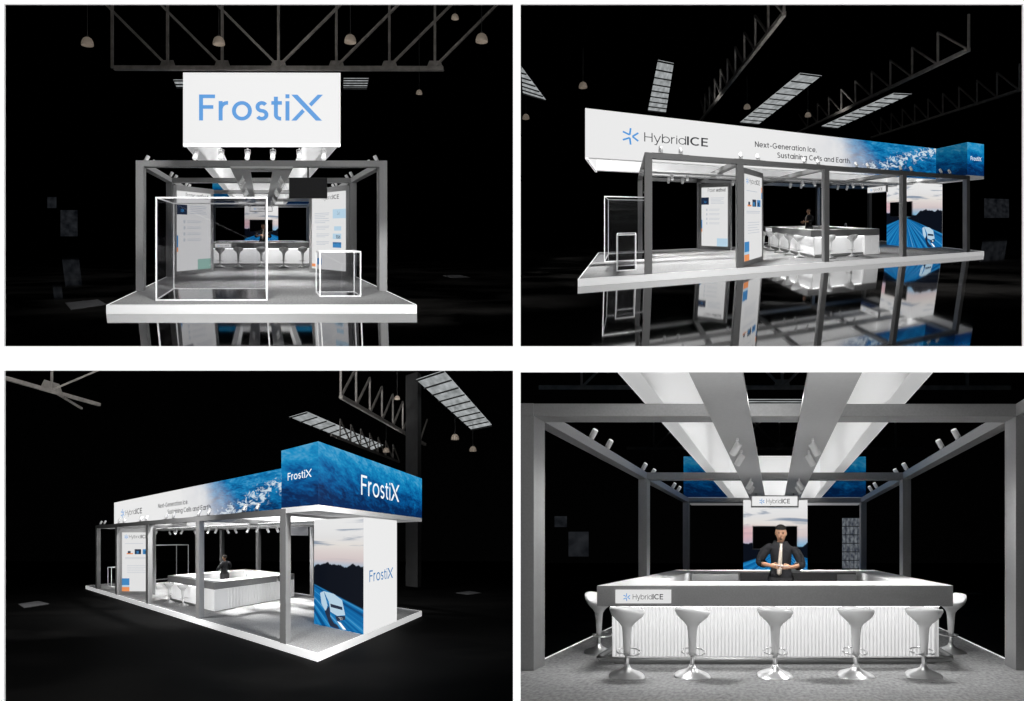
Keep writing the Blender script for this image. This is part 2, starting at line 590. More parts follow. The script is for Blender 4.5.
def text_polys(s, w_=.12):
    """flat glyph faces of a string, cap height 1"""
    key = (s, w_)
    if key not in _txt:
        fs, x_ = [], 0.
        for ch in s:
            ls, adv = glyph(ch, w_)
            for l in ls:
                fs += [[(p[0] + x_, p[1]) for p in f] for f in stroke_faces(l, w_)]
            x_ += adv + .105
        _txt[key] = fs
    return _txt[key]


def width_of(fs):
    xs = [p[0] for f in fs for p in f]
    return min(xs), max(xs)


def lay(mb, fs, org, xd, x0, size, y0, sx=1.):
    """lay flat glyph faces on an upright plane; org/xd in stand (u,v), y = height"""
    for f in fs:
        mb.quad([(org[0] + xd[0] * (x0 + p[0] * size * sx), org[1] + xd[1] * (x0 + p[0] * size * sx), y0 + p[1] * size) for p in f])


def fit_text(mb, s, org, xd, xa, xb, size, y0, bold=.12):
    fs = text_polys(s, bold)
    a, c_ = width_of(fs)
    sx = (xb - xa) / ((c_ - a) * size)
    lay(mb, [[(p[0] - a, p[1]) for p in f] for f in fs], org, xd, xa, size, y0, sx)


def strokes(lines, w_):
    fs = []
    for (x0, y0), (x1, y1) in lines:
        d = Vector((x1 - x0, y1 - y0)).normalized() * w_ / 2
        fs.append([(x0 - d.y, y0 + d.x), (x0 + d.y, y0 - d.x), (x1 + d.y, y1 - d.x), (x1 - d.y, y1 + d.x)])
    return fs


STAR = []
for _k in range(3):                            # three chevrons turned about the centre make a six-armed mark
    _b = math.radians(120 * _k)
    ap = (.20 * math.cos(_b), .20 * math.sin(_b))
    for _d in (-30, 30):
        _a = _b + math.radians(_d)
        STAR += strokes([(ap, (math.cos(_a), math.sin(_a)))], .20)
XMARK = [[(.0, 1.), (.2, 1.), (1.0, 0.), (.8, 0.)],          # full falling stroke
         [(.0, 0.), (.17, 0.), (.44, .34), (.355, .45)],      # lower piece of the rising stroke
         [(1.03, 1.), (.86, 1.), (.57, .65), (.655, .54)]]    # upper piece


def frostix(mb, org, xd, xa, xb, size, y0, bold=.14):
    """FrostiX word mark between xa and xb"""
    fs = text_polys('Frosti', bold)
    a, c_ = width_of(fs)
    wx = (xb - xa) * .25
    gap = (xb - xa) * .015
    sx = (xb - xa - wx - gap) / ((c_ - a) * size)
    lay(mb, [[(p[0] - a, p[1]) for p in f] for f in fs], org, xd, xa, size, y0, sx)
    for f in XMARK:
        mb.quad([(org[0] + xd[0] * (xb - wx + p[0] * wx), org[1] + xd[1] * (xb - wx + p[0] * wx), y0 + p[1] * size) for p in f])


def sub_base(o, t):
    o['base_pt'] = tuple(t['base_pt'])
    return o


def hybrid(b, parent, org, xd, xs, xa, xb, size, y0, star):
    """star mark at xs, HybridICE between xa and xb"""
    k = .64
    mb = MB(b)
    for f in STAR:
        mb.quad([(org[0] + xd[0] * (xs + p[0] * star), org[1] + xd[1] * (xs + p[0] * star), y0 + size * .42 + p[1] * star) for p in f])
    mb.build('logo_mark', M['ice_blue'], parent)
    mb = MB(b)
    fit_text(mb, 'Hybrid', org, xd, xa, xa + (xb - xa) * k, size, y0, .085)
    fit_text(mb, 'ICE', org, xd, xa + (xb - xa) * (k + .015), xb, size, y0, .15)
    mb.build('lettering', M['ink'], parent)


# ------------------------------------------------------------------ setting: wall with four openings, halls
def px(x_, y_, Y):
    return ((x_ - 512) * Y / FPX, (350.5 - y_) * Y / FPX)


HOLES = [(5.6, 513.0, 5.0, 346.2), (520.6, 1021.8, 5.0, 346.2), (5.6, 513.0, 370.6, 800.), (520.6, 1062., 372.3, 800.)]
mb = MB()
xs = [-900, 5.6, 513.0, 520.6, 1021.8, 1062., 1924]
ys = [-700, 5.0, 346.2, 370.6, 372.3, 800., 1400]
for i in range(6):
    for j in range(6):
        cx_, cy_ = (xs[i] + xs[i + 1]) / 2, (ys[j] + ys[j + 1]) / 2
        if any(a < cx_ < c_ and d < cy_ < e for a, c_, d, e in HOLES):
            continue
        x0, z0 = px(xs[i], ys[j], WALL_Y)
        x1, z1 = px(xs[i + 1], ys[j + 1], WALL_Y)
        mb.face([(x0, WALL_Y, z1), (x1, WALL_Y, z1), (x1, WALL_Y, z0), (x0, WALL_Y, z0)])
bmesh.ops.remove_doubles(mb.bm, verts=mb.bm.verts, dist=1e-4)
o = mb.build('wall_front', M['wall'], recalc=False)
sol = o.modifiers.new('thick', 'SOLIDIFY')
sol.thickness = .02
sol.offset = 1
tag(o, kind='structure')

YF = 135.0


def hall_plane(name, pa, pb, y0=WALL_Y + .03, y1=YF):
    """dark hall partition standing behind the wall, running back from frame point pa to pb"""
    mb = MB()
    q = []
    for Y in (y0, y1):
        for p in (pa, pb):
            x_, z_ = px(p[0], p[1], Y)
            q.append((x_, Y, z_))
    mb.face([q[0], q[1], q[3], q[2]])
    o = mb.build(name, M['dark'], recalc=False)
    sm = o.modifiers.new('thick', 'SOLIDIFY')
    sm.thickness = .02
    return tag(o, kind='structure')


hall_plane('wall_middle', (515.8, -60), (515.8, 1500))
hall_plane('wall_left', (-60, -60), (-60, 1500))
hall_plane('wall_right', (1130, -60), (1130, 1500))
hall_plane('ceiling', (-60, -60), (1130, -60))
hall_plane('ceiling_lower', (-60, 358.5), (1130, 358.5))
mb = MB()
(x0, z0), (x1, z1) = px(-70, -70, YF), px(1140, 1500, YF)
mb.face([(x0, YF, z0), (x1, YF, z0), (x1, YF, z1), (x0, YF, z1)])
tag(mb.build('wall_back', M['dark']), kind='structure')

FLOOR_H = -.171
for b in BAYS:
    # raked hall floor: plane through the stand base
    P0, P1, P2 = pt(b, 0, 0, FLOOR_H), pt(b, 1, 0, FLOOR_H), pt(b, 0, 1, FLOOR_H)
    nrm = (P1 - P0).cross(P2 - P0)
    zf = lambda x_, y_: P0.z - (nrm.x * (x_ - P0.x) + nrm.y * (y_ - P0.y)) / nrm.z
    left = b['k'] in (1, 3)
    yn = 7.1
    if b['k'] in (1, 2):
        while (350.5 - zf(0 if left else 3, yn) * FPX / yn) > 355:
            yn += .05
    xa, xb = (-60, 515) if left else (516.6, 1130)
    mb = MB()
    q = []
    for Y in (yn, 110.):
        for x_ in (xa, xb):
            X = px(x_, 0, Y)[0]
            q.append((X, Y, zf(X, Y)))
    mb.face([q[0], q[1], q[3], q[2]])
    tag(mb.build('floor', M['floor_gloss'] if b['k'] in (1, 2) else M['floor_matt'], recalc=False), kind='structure')

# ------------------------------------------------------------------ stand builders
POSTS = [1.474, 3.942, 6.87, 10.214, 13.664]
W_, L_, HB = 3.0, 14.73, 3.119
PW, BT = .182, .145
UF, FT, FB = 1.521, 4.489, 3.121
PLANK_V = [2.45, 2.95, 4.9, 5.4, 7.46, 7.99, 9.9, 10.4]
BEAM_V = [1.87, 2.38, 4.08, 4.61, 6.19, 6.69, 8.22, 8.71, 10.22, 10.74, 12.31, 12.80]


def stand(b):
    V = b['view']
    k = b['k']
    # --- raised floor
    t = at_thing('platform', f'raised grey carpet platform with bright white edge in the {V}', 'platform', b, 0, max(0, b['vmin']), FLOOR_H)
    mb = MB(b)
    if k == 4:                                  # front corner stops at the hall partition
        mb.prism([(-2.335, 6.02), (W_ - .03, 6.02), (W_ - .03, L_ - .03), (-W_ + .03, L_ - .03), (-W_ + .03, 6.84)], -.02, 0.)
    else:
        mb.box(-W_ + .03, W_ - .03, .03, L_ - .03, -.02, 0.)
    mb.build('carpet', M['carpet'], t)
    mb = MB(b)
    v0 = max(0, b['vmin'])
    for a in ((-W_, W_, 0, .03), (-W_, W_, L_ - .03, L_), (-W_, -W_ + .03, 0.03 if k != 4 else 6.9, L_ - .03), (W_ - .03, W_, .03, L_ - .03)):
        mb.box(*a, FLOOR_H + .001, .004)
    mb.build('edge_trim', M['edge'], t)
    # --- post and beam frame
    t = at_thing('stand_frame', f'grey post and beam frame standing on the carpet, {V}', 'frame', b, 0, max(0, b['vmin']), 0)
    for v in POSTS:
        if v < b['vmin']:
            continue
        for s_ in (-1, 1):
            a, c_ = sorted((s_ * (W_ - PW), s_ * W_))
            MB(b).box(a, c_, v, v + PW, .001, HB - BT).build('post', M['frame'], t)
        MB(b).box(-W_ + PW, W_ - PW, v, v + PW, HB - BT, HB).build('cross_beam', M['frame'], t)
    for s_ in (-1, 1):
        a, c_ = sorted((s_ * (W_ - PW), s_ * W_))
        MB(b).box(a, c_, POSTS[0] if k != 4 else (6.86 if s_ < 0 else 6.4), POSTS[-1] + PW, HB - BT, HB).build('side_beam', M['frame'], t)
        a, c_ = sorted((s_ * .28, s_ * .74))
        MB(b).box(a, c_, 1.44, 13.5, HB - BT - .05, HB - BT - .002, 5.80 if k == 4 else -9).build('ceiling_plank', M['plank'], t)
        a, c_ = sorted((s_ * .42, s_ * .60))
        for va, vb in zip(POSTS, POSTS[1:]):
            if vb > b['vmin'] + 1:
                MB(b).box(a, c_, max(va, b['vmin'] - .1) + PW + .1, vb - .1, HB - BT + .001, HB - BT + .012).build('light_strip', M['roof_glow'], t)  # hidden strips added above the planks to light the fabric lining
    if k == 1:
        MB(b).box(-.28, .28, 1.44, 1.9, HB - BT - .05, HB - BT - .002).build('front_plank', M['plank'], t)
    # --- long white fascia box
    lab = {1: 'white header box with blue FrostiX word on its front',
           2: 'long white and sea blue fascia above the reflecting floor',
           3: 'long white and sea blue fascia beside the blue box',
           4: 'pair of white fabric fascia walls overhead'}[k]
    t = at_thing('fascia', lab + f', {V}', 'fascia', b, 0, max(0, b['vmin']), FB)
    th = .05
    for s_ in (-1, 1):
        u0, u1 = s_ * UF, s_ * (UF - th)
        # in the lower-right hall the near end is cut back under the hall ceiling
        va, vt = (0, 0) if k != 4 else (6.05, 8.45)
        mb = MB(b)
        mb.quad([(u0, va, FB), (u0, 13.70, FB), (u0, 13.70, FT), (u0, vt, FT)], [(va, 0), (13.70, 0), (13.70, FT - FB), (vt, FT - FB)])
        mb.build('side_print', M['fascia_print'], t)
        mb = MB(b)
        a, c_ = sorted((s_ * (UF - .004), s_ * (UF - th)))
        mb.hexa([(a, va + .02, FB), (c_, va + .02, FB), (c_, 13.65, FB), (a, 13.65, FB), (a, vt + .02, FT), (c_, vt + .02, FT), (c_, 13.65, FT), (a, 13.65, FT)])
        a, c_ = sorted((s_ * (UF - th), s_ * (UF - .22)))
        mb.box(a, c_, va + .06, 13.65, FB, FB + .05)
        mb.build('fabric_lining', M['fabric'], t)
    MB(b).box(-UF + .004, UF - .004, 13.66, 13.70, FB, FT).build('end_panel', M['fabric'], t)
    if k != 4:
        mb = MB(b)
        mb.box(-UF, UF, 0, .05, FB - .0, FT)
        mb.build('front_panel', M['lightbox'], t)
        mb = MB(b)
        mb.box(-UF, UF, 0.004, .07, FB - .055, FB - .001)
        mb.build('bottom_rail', M['edge'], t)
    if k == 1:
        mb = MB(b)
        frostix(mb, (0, -.012), (1, 0), -1.21, 1.16, .50, 3.56)
        mb.build('lettering', M['blue_print'], t)
    if k in (2, 3):
        hybrid(b, t, (UF + .006, 0), (0, 1), 1.16, 1.53, 3.43, .27, 3.70, .24)
        mb = MB(b)
        fit_text(mb, 'Next-Generation Ice.', (UF + .006, 0), (0, 1), 5.04, 7.48, .19, 3.835, .14)
        fit_text(mb, 'Sustaining Cells and Earth.', (UF + .006, 0), (0, 1), 5.88, 9.02, .19, 3.525, .14)
        mb.build('slogan', M['ink'], t)
    # --- wide blue header at the back
    t = at_thing('header_box', f'wide deep blue sea header box at the back, {V}', 'header', b, 0, 13.7, 3.14)
    mb = MB(b)
    ub, h0, h1, va, vb = 2.988, 3.144, 4.478, 13.703, 14.737
    for q, l in (([(ub, va), (ub, vb)], 1.03), ([(ub, vb), (-ub, vb)], 5.98), ([(-ub, vb), (-ub, va)], 1.03)):
        (ua, v_a), (uc, v_c) = q
        mb.quad([(ua, v_a, h0), (uc, v_c, h0), (uc, v_c, h1), (ua, v_a, h1)], [(0, 0), (l, 0), (l, h1 - h0), (0, h1 - h0)])
    mb.build('sea_print', M['header_print'], t)
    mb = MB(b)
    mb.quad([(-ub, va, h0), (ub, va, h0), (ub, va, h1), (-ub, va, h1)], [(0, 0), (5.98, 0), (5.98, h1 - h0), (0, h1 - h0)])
    mb.build('inner_sea_print', M['header_dim_print'], t)
    mb = MB(b)
    mb.box(-ub, ub, va, vb, h0 - .125, h0 - .002)
    mb.build('soffit', M['soffit'], t)
    if k in (2, 3):
        mb = MB(b)
        frostix(mb, (ub + .006, 0), (0, 1), 13.90, 14.57, .17, 3.755)
        mb.build('lettering', M['ink_white'], t)
    if k == 3:
        mb = MB(b)
        frostix(mb, (0, vb + .006), (-1, 0), -1.17, 1.12, .50, 3.53, .115)
        mb.build('lettering', M['ink_white'], t)
    # --- block wall with the road picture
    t = at_thing('display_block', f'block wall with dusk road picture at the back, {V}', 'display wall', b, 0, 14, 0)
    lu0, lu1, lv0, lv1, lh = -.983, 1.024, 13.208, 14.728, 2.975
    MB(b).box(lu0 + .004, lu1 - .004, lv0 + .004, lv1, .001, lh).build('core', M['white'], t)
    mb = MB(b)
    mb.quad([(lu0, lv0, .01), (lu1, lv0, .01), (lu1, lv0, lh), (lu0, lv0, lh)], [(0, 0), (2, 0), (2, lh), (0, lh)])
    mb.quad([(lu1, lv0, .01), (lu1, lv1, .01), (lu1, lv1, lh), (lu1, lv0, lh)], [(2, 0), (3.53, 0), (3.53, lh), (2, lh)])
    mb.build('road_picture', M['road_print'], t)
    if k in (2, 3):
        uu = lu1 + .004
        P = lambda pts: [(uu, lv0 + a * 1.52, c_) for a, c_ in pts]
        mb = MB(b)
        for pts in ([(.14, .92), (.22, .98), (.30, .60), (.26, .42), (.17, .62)], [(.22, .98), (.43, .94), (.60, .80), (.62, .66), (.33, .70)], [(.33, .70), (.62, .66), (.66, .42), (.50, .36), (.36, .44)]):
            mb.quad(P(pts))
        mb.build('truck_print', M['photo_pale'], t)
        mb = MB(b)
        uu += .003
        for pts in ([(.24, .42), (.34, .60), (.36, .30), (.46, .10), (.36, .06)], [(.36, .66), (.60, .62), (.61, .54), (.37, .57)], [(.46, .34), (.66, .40), (.66, .30), (.5, .22)], [(.3, .20), (.5, .12), (.55, .02), (.36, .04)]):
            mb.quad(P(pts))
        mb.build('truck_shadow_print', M['photo_dark'], t)
        mb = MB(b)
        for pts in ([(.53, .34), (.60, .34), (.62, .28), (.56, .26)], [(.50, .22), (.57, .20), (.68, .04), (.62, .03)]):
            mb.quad(P(pts))
        mb.build('headlight_print', M['ink_white'], t)
    MB(b).box(lu0, lu1, lv1 + .001, lv1 + .004, .005, lh).build('back_face', M['lightbox'], t)  # glow added so the white back wall looks lit
    if k == 3:
        mb = MB(b)
        frostix(mb, (0, lv1 + .010), (-1, 0), -.73, .70, .30, 1.31, .115)
        mb.build('lettering', M['mid_blue'], t)
    # --- television on the block wall
    if k != 3:
        t = at_thing('television', f'flat black television on the road picture wall, {V}', 'television', b, 0, 13.15, 1.43)
        MB(b).box(-.69, .70, 13.14, 13.206, 1.43, 2.16).build('bezel', M['steel'], t)
        MB(b).box(-.665, .675, 13.132, 13.139, 1.46, 2.135).build('screen', M['screen'], t)
    # --- hanging sign
    t = at_thing('hanging_sign', f'small illuminated HybridICE sign over the bar, {V}', 'sign', b, 0, 11.7, 2.55)
    MB(b).box(-.63, .63, 11.66, 11.76, 2.55, 2.86).build('housing', M['frame'], t)
    fc = sub_base(MB(b).box(-.60, .60, 11.652, 11.659, 2.58, 2.83).build('face', M['poster'] if k != 4 else M['lightbox'], t), t)
    for s_ in (-.5, .5):
        MB(b).bar((s_, 11.71, 2.85), (s_, 11.71, 2.93), .012).build('rod', M['frame'], t)
    hybrid(b, fc, (0, 11.648), (1, 0), -.34, -.22, .40, .12, 2.645, .075)
    if k == 3:
        MB(b).box(-.62, .62, 11.762, 11.768, 2.56, 2.85).build('back_panel', M['white'], t)
    bar(b)
    stools(b)
    person(b)
    if k != 4:
        totems(b)
        cases(b)
    lamps(b)


def bar(b):
    V, k = b['view'], b['k']
    t = at_thing('bar_counter', f'square bar counter, grey band and white fluted body, {V}', 'bar counter', b, 0, 6.9, 0)
    c, v0, v1, hb, ht = 2.09, 6.892, 9.946, .747, .992
    wd = .50
    # white top, U ring plus back run
    mb = MB(b)
    for a in ((-c, c, v0, v0 + wd), (-c, -c + wd, v0 + wd, v1 - wd), (c - wd, c, v0 + wd, v1 - wd), (-c, c, v1 - wd, v1)):
        mb.box(*a, ht - .03, ht)
    mb.build('worktop', M['counter_white'], t)
    # band
    mb = MB(b)
    bt = .05
    e = .002
    segs = [(-c - e, c + e, v0 - e, v0 + bt), (-c - e, -c + bt, v0 + bt, v1), (c - bt, c + e, v0 + bt, v1), (-.98, c + e, v1 - bt, v1 + e), (-c - e, -1.14, v1 - bt, v1 + e)]
    for a in segs:
        mb.box(*a, hb, ht - .004)
    mb.build('band', M['band'], t)
    # underside board and inner white walls
    mb = MB(b)
    for a in ((-c + .06, c - .06, v0 + .06, v0 + wd), (-c + .06, -c + wd, v0 + wd, v1 - .06), (c - wd, c - .06, v0 + wd, v1 - .06)):
        mb.box(*a, hb - .003, hb + .02)
    mb.build('underside', M['white'], t)
    mb = MB(b)
    iu, iv0, iv1 = c - wd, v0 + wd, v1 - wd
    for a in ((-iu, iu, iv0 - .03, iv0), (-iu - .03, -iu, iv0, iv1), (iu, iu + .03, iv0, iv1)):
        mb.box(*a, .02, ht - .031)
    mb.box(-iu, iu, iv1, iv1 + .03, .02, ht - .20)
    mb.build('inner_panel', M['counter_white'], t)
    MB(b).box(-iu, iu, iv1 - .006, iv1 + .02, ht - .20, ht - .031).build('back_splash', M['band'], t)
    MB(b).box(-iu + .02, -.68, iv1 - .26, iv1 - .007, .02, ht - .032).build('corner_cabinet', M['counter_white'], t)
    MB(b).box(1.22, iu - .02, iv1 - .16, iv1 - .007, .02, ht - .06).build('side_cabinet', M['counter_white'], t)
    # fluted body: real ribs on front and sides
    bu, bv = 2.0, 7.08
    mb = MB(b)

    def flutes(p0, p1, n_, amp):
        """upright ribbed sheet from plan point p0 to p1"""
        dx, dy = p1[0] - p0[0], p1[1] - p0[1]
        l = math.hypot(dx, dy)
        nx, ny = dy / l, -dx / l
        prev = None
        for i in range(n_ * 4 + 1):
            s_ = i / (n_ * 4)
            a = (amp, amp, 0., 0.)[i % 4] if i < n_ * 4 else 0.
            p = (p0[0] + dx * s_ + nx * a, p0[1] + dy * s_ + ny * a)
            if prev:
                mb.quad([(*prev, .06), (*p, .06), (*p, hb), (*prev, hb)])
            prev = p
    flutes((-bu, bv), (bu, bv), 90, .020)
    flutes((bu, bv), (bu, 9.24), 46, .022)
    flutes((-bu, 9.24), (-bu, bv), 46, .022)
    mb.build('fluted_body', M['flute'], t, recalc=False)
    mb = MB(b)
    for s_ in (-1, 1):
        a, c_ = sorted((s_ * (c - wd), s_ * (c - .005)))
        mb.box(a, c_, 9.24, v1 - .004, .03, hb - .004)
    nb = 26
    for i in range(nb):                                     # wide boards across the back
        a = -1.75 + i * (1.75 + c - .005) / nb
        mb.box(a + .008, a + (1.75 + c - .005) / nb - .008, v1 - .03, v1 - .003, .03, hb - .004)
    mb.box(-1.75, c - .01, v1 - .06, v1 - .02, .03, hb - .004)
    nb = 9
    for i in range(nb):
        a = 9.25 + i * .685 / nb
        mb.box(c - .03, c - .001, a + .008, a + .685 / nb - .008, .03, hb - .004)
    mb.build('cabinet_panel', M['flute'], t)
    mb = MB(b)
    for a in ((-bu + .02, bu - .02, bv - .10, bv - .07), (bu + .07, bu + .08, bv, 9.22), (-bu - .08, -bu - .07, bv, 9.22)):
        mb.box(*a, hb - .02, hb - .004)
    mb.build('light_strip', M['led'], t)
    MB(b).box(-bu + .01, bu - .01, bv + .02, 9.9, .001, .062).build('plinth', M['steel'], t)
    # foot rail around three sides
    pts = [(-bu - .14, 9.1, .11), (-bu - .14, bv - .02, .11)]
    for i in range(5):
        a = math.radians(180 + 90 * (i + .5) / 5)
        pts.append((-bu - .02 + .12 * math.cos(a), bv - .02 + .12 * math.sin(a), .11))
    pts += [(-p[0], p[1], p[2]) for p in reversed(pts)]
    MB(b).tube(pts, .032).build('foot_rail', M['steel'], t, smooth=True)
    if k in (1, 2, 4):
        pl = sub_base(MB(b).box(-1.87, -1.22, v0 - .014, v0 - .003, .785, .945).build('name_plate', M['poster'], t), t)
        hybrid(b, pl, (0, v0 - .018), (1, 0), -1.735, -1.665, -1.31, .062, .832, .045)
    # tap on the back run
    tp = at_thing('tap', f'slim curved chrome tap at the back bar worktop, {V}', 'tap', b, .4, 9.68, ht)
    pts = [(0, 0, 0), (0, 0, .10)] + [(.055 - .055 * math.cos(a), 0, .12 + .06 * math.sin(a)) for a in [math.pi * i / 8 for i in range(9)]] + [(.11, 0, .08)]
    r0 = heading(b, .4, 9.68, -1, 0) if k != 4 else 0
    base = pt(b, .4, 9.68, ht)
    mb = MB()
    mb.tube([Vector((math.cos(r0) * p[0], math.sin(r0) * p[0], p[2])) + base for p in pts], .012, 8, world=True)
    mb.build('spout', M['steel'], tp, smooth=True)
    mb = MB()
    mb.lathe([(.03, 0), (.03, .012), (.016, .02), (.016, .03)], 16, o=base)
    mb.build('base', M['chrome'], tp, smooth=True)
    if k == 4:
        bx = at_thing('dispenser_box', 'small white box standing on the back worktop beside the bartender', 'box', b, .36, 9.55, ht)
        MB(b).box(.22, .50, 9.52, 9.66, ht + .001, ht + .085).build('body', M['white'], bx)
        MB(b).box(.25, .47, 9.54, 9.64, ht + .086, ht + .10).build('lid', M['plastic'], bx)


# ------------------------------------------------------------------ bar stool (own metres, back rim at -x)
_stool = []


def stool_proto():
    t = thing('bar_stool', '-', 'bar stool', (0, 0, 0), 0, 'bar stools around the bars')
    mb = MB()

    def warp(q, a):
        rim = max(0., (q.z - .66) / .10)
        q.z += rim * (.035 * -math.cos(a) - .02 * abs(math.sin(a)) ** 4)
        return q
    prof = [(.034, .245), (.038, .30), (.044, .40), (.050, .50), (.058, .56), (.082, .60), (.128, .645), (.172, .69), (.194, .740), (.192, .768), (.182, .760), (.150, .71), (.10, .680), (.0, .672)]
    mb.lathe(prof, 28, warp=warp)
    mb.build('seat', M['plastic'], t, smooth=True)
    mb = MB()
    mb.lathe([(.024, .03), (.024, .245)], 16)
    mb.build('column', M['chrome'], t, smooth=True)
    mb = MB()
    mb.lathe([(.198, 0.0), (.202, .010), (.190, .026), (.14, .050), (.085, .075), (.045, .105), (.030, .14)], 32)
    mb.build('base', M['chrome'], t, smooth=True)
    mb = MB()
    ring = [(.05 + .13 * math.cos(a), .13 * math.sin(a), .27) for a in [math.radians(x_) for x_ in range(-150, 151, 15)]]
    mb.tube([(0, 0, .27)] + ring + [(0, 0, .27)], .009, 6, world=True)
    mb.build('footrest', M['chrome'], t, smooth=True)
    return t


STOOLS = [('f', u, 6.67) for u in (-1.64, -.917, 0., .895, 1.65)]


def stools(b):
    k, V = b['k'], b['view']
    ordn = ['leftmost', 'second from the left', 'middle', 'fourth from the left', 'rightmost']
    if k == 1:
        L = [(u, v, 0, 1, f'white bar stool at bar front, {V}, {ordn[i]} of five') for i, (_, u, v) in enumerate(STOOLS)]
    elif k == 2:
        far = ['farthest from', 'second farthest from', 'middle one away from', 'second nearest to', 'nearest to']
        L = [(u, v, 0, 1, f'white bar stool on bar logo side, {V}, {far[i]} corner') for i, (_, u, v) in enumerate(STOOLS)]
        L += [(2.30, 7.55, -1, 0, f'white bar stool on near bar side, {V}, right of the post'),
              (2.28, 8.51, -1, 0, f'white bar stool on the near bar side, {V}, beside the flush cabinet')]
    elif k == 3:
        L = [(2.33, 7.42, -1, 0, f'white bar stool at left bar end, {V}, farther from bar corner'),
             (2.27, 8.30, -1, 0, f'white bar stool at left bar end, {V}, nearer bar corner'),
             (-2.35, 9.0, 1, 0, f'white bar stool at far right bar end, {V}, mostly hidden')]
    else:
        L = [(u, v, 0, 1, f'white bar stool at bar front, {V}, {ordn[i]} of front row') for i, (_, u, v) in enumerate(STOOLS)]
        L += [(-2.40, 7.5, 1, 0, f'white bar stool tucked at the left end of the bar in the {V}'), (2.40, 7.5, -1, 0, f'white bar stool tucked at the right end of the bar in the {V}')]
    for u, v, du, dv, lab in L:
        if not _stool:
            _stool.append(stool_proto())
            o = _stool[0]
            o.location = pt(b, u, v, .002)
            o.rotation_euler = (0, 0, heading(b, u, v, du, dv))
            o['label'] = lab
        else:
            copy_thing(_stool[0], pt(b, u, v, .002), heading(b, u, v, du, dv), lab, 'bar stools around the bars')


# ------------------------------------------------------------------ person (own metres, faces +x)
def skinned(name, verts, edges, rad, m_, parent, sub=2, root=0):
    me = bpy.data.meshes.new(name)
    me.from_pydata([Vector(v) for v in verts], edges, [])
    ob = bpy.data.objects.new(name, me)
    COL.objects.link(ob)
    md = ob.modifiers.new('skin', 'SKIN')
    md.use_smooth_shade = True
    for i, sv in enumerate(me.skin_vertices[0].data):
        r = rad[i]
        sv.radius = r if isinstance(r, tuple) else (r, r)
        sv.use_root = (i == root)
    def evaluated():
        bpy.context.view_layer.update()
        return bpy.data.meshes.new_from_object(ob.evaluated_get(bpy.context.evaluated_depsgraph_get()))
    hull = evaluated()
    bm = bmesh.new()                            # close any gap the skin leaves where many limbs meet
    bm.from_mesh(hull)
    bmesh.ops.holes_fill(bm, edges=[e for e in bm.edges if e.is_boundary], sides=0)
    bmesh.ops.recalc_face_normals(bm, faces=bm.faces)
    bm.to_mesh(hull)
    bm.free()
    ob.modifiers.clear()
    ob.data = hull
    sb = ob.modifiers.new('sub', 'SUBSURF')
    sb.levels = sub
    sb.render_levels = sub
    out = evaluated()
    bpy.data.objects.remove(ob)
    bpy.data.meshes.remove(me)
    out.materials.clear()
    out.materials.append(m_)
    for p in out.polygons:
        p.use_smooth = True
    o = bpy.data.objects.new(name, out)
    COL.objects.link(o)
    o.parent = parent
    return o


def chain(V, E, R, pts, start=None):
    """append a chain of (x,y,z,r) to the skeleton; returns index of the last point"""
    prev = start
    for p in pts:
        V.append(p[:3])
        R.append(p[3])
        i = len(V) - 1
        if prev is not None:
            E.append((prev, i))
        prev = i
    return prev


_person = []
# figure: x forward, +y = the person's left
ELB_R, ELB_L = (.03, -.315, 1.185), (.05, .30, 1.185)
WR_R, WR_L = (.27, -.15, 1.205), (.26, .125, 1.20)


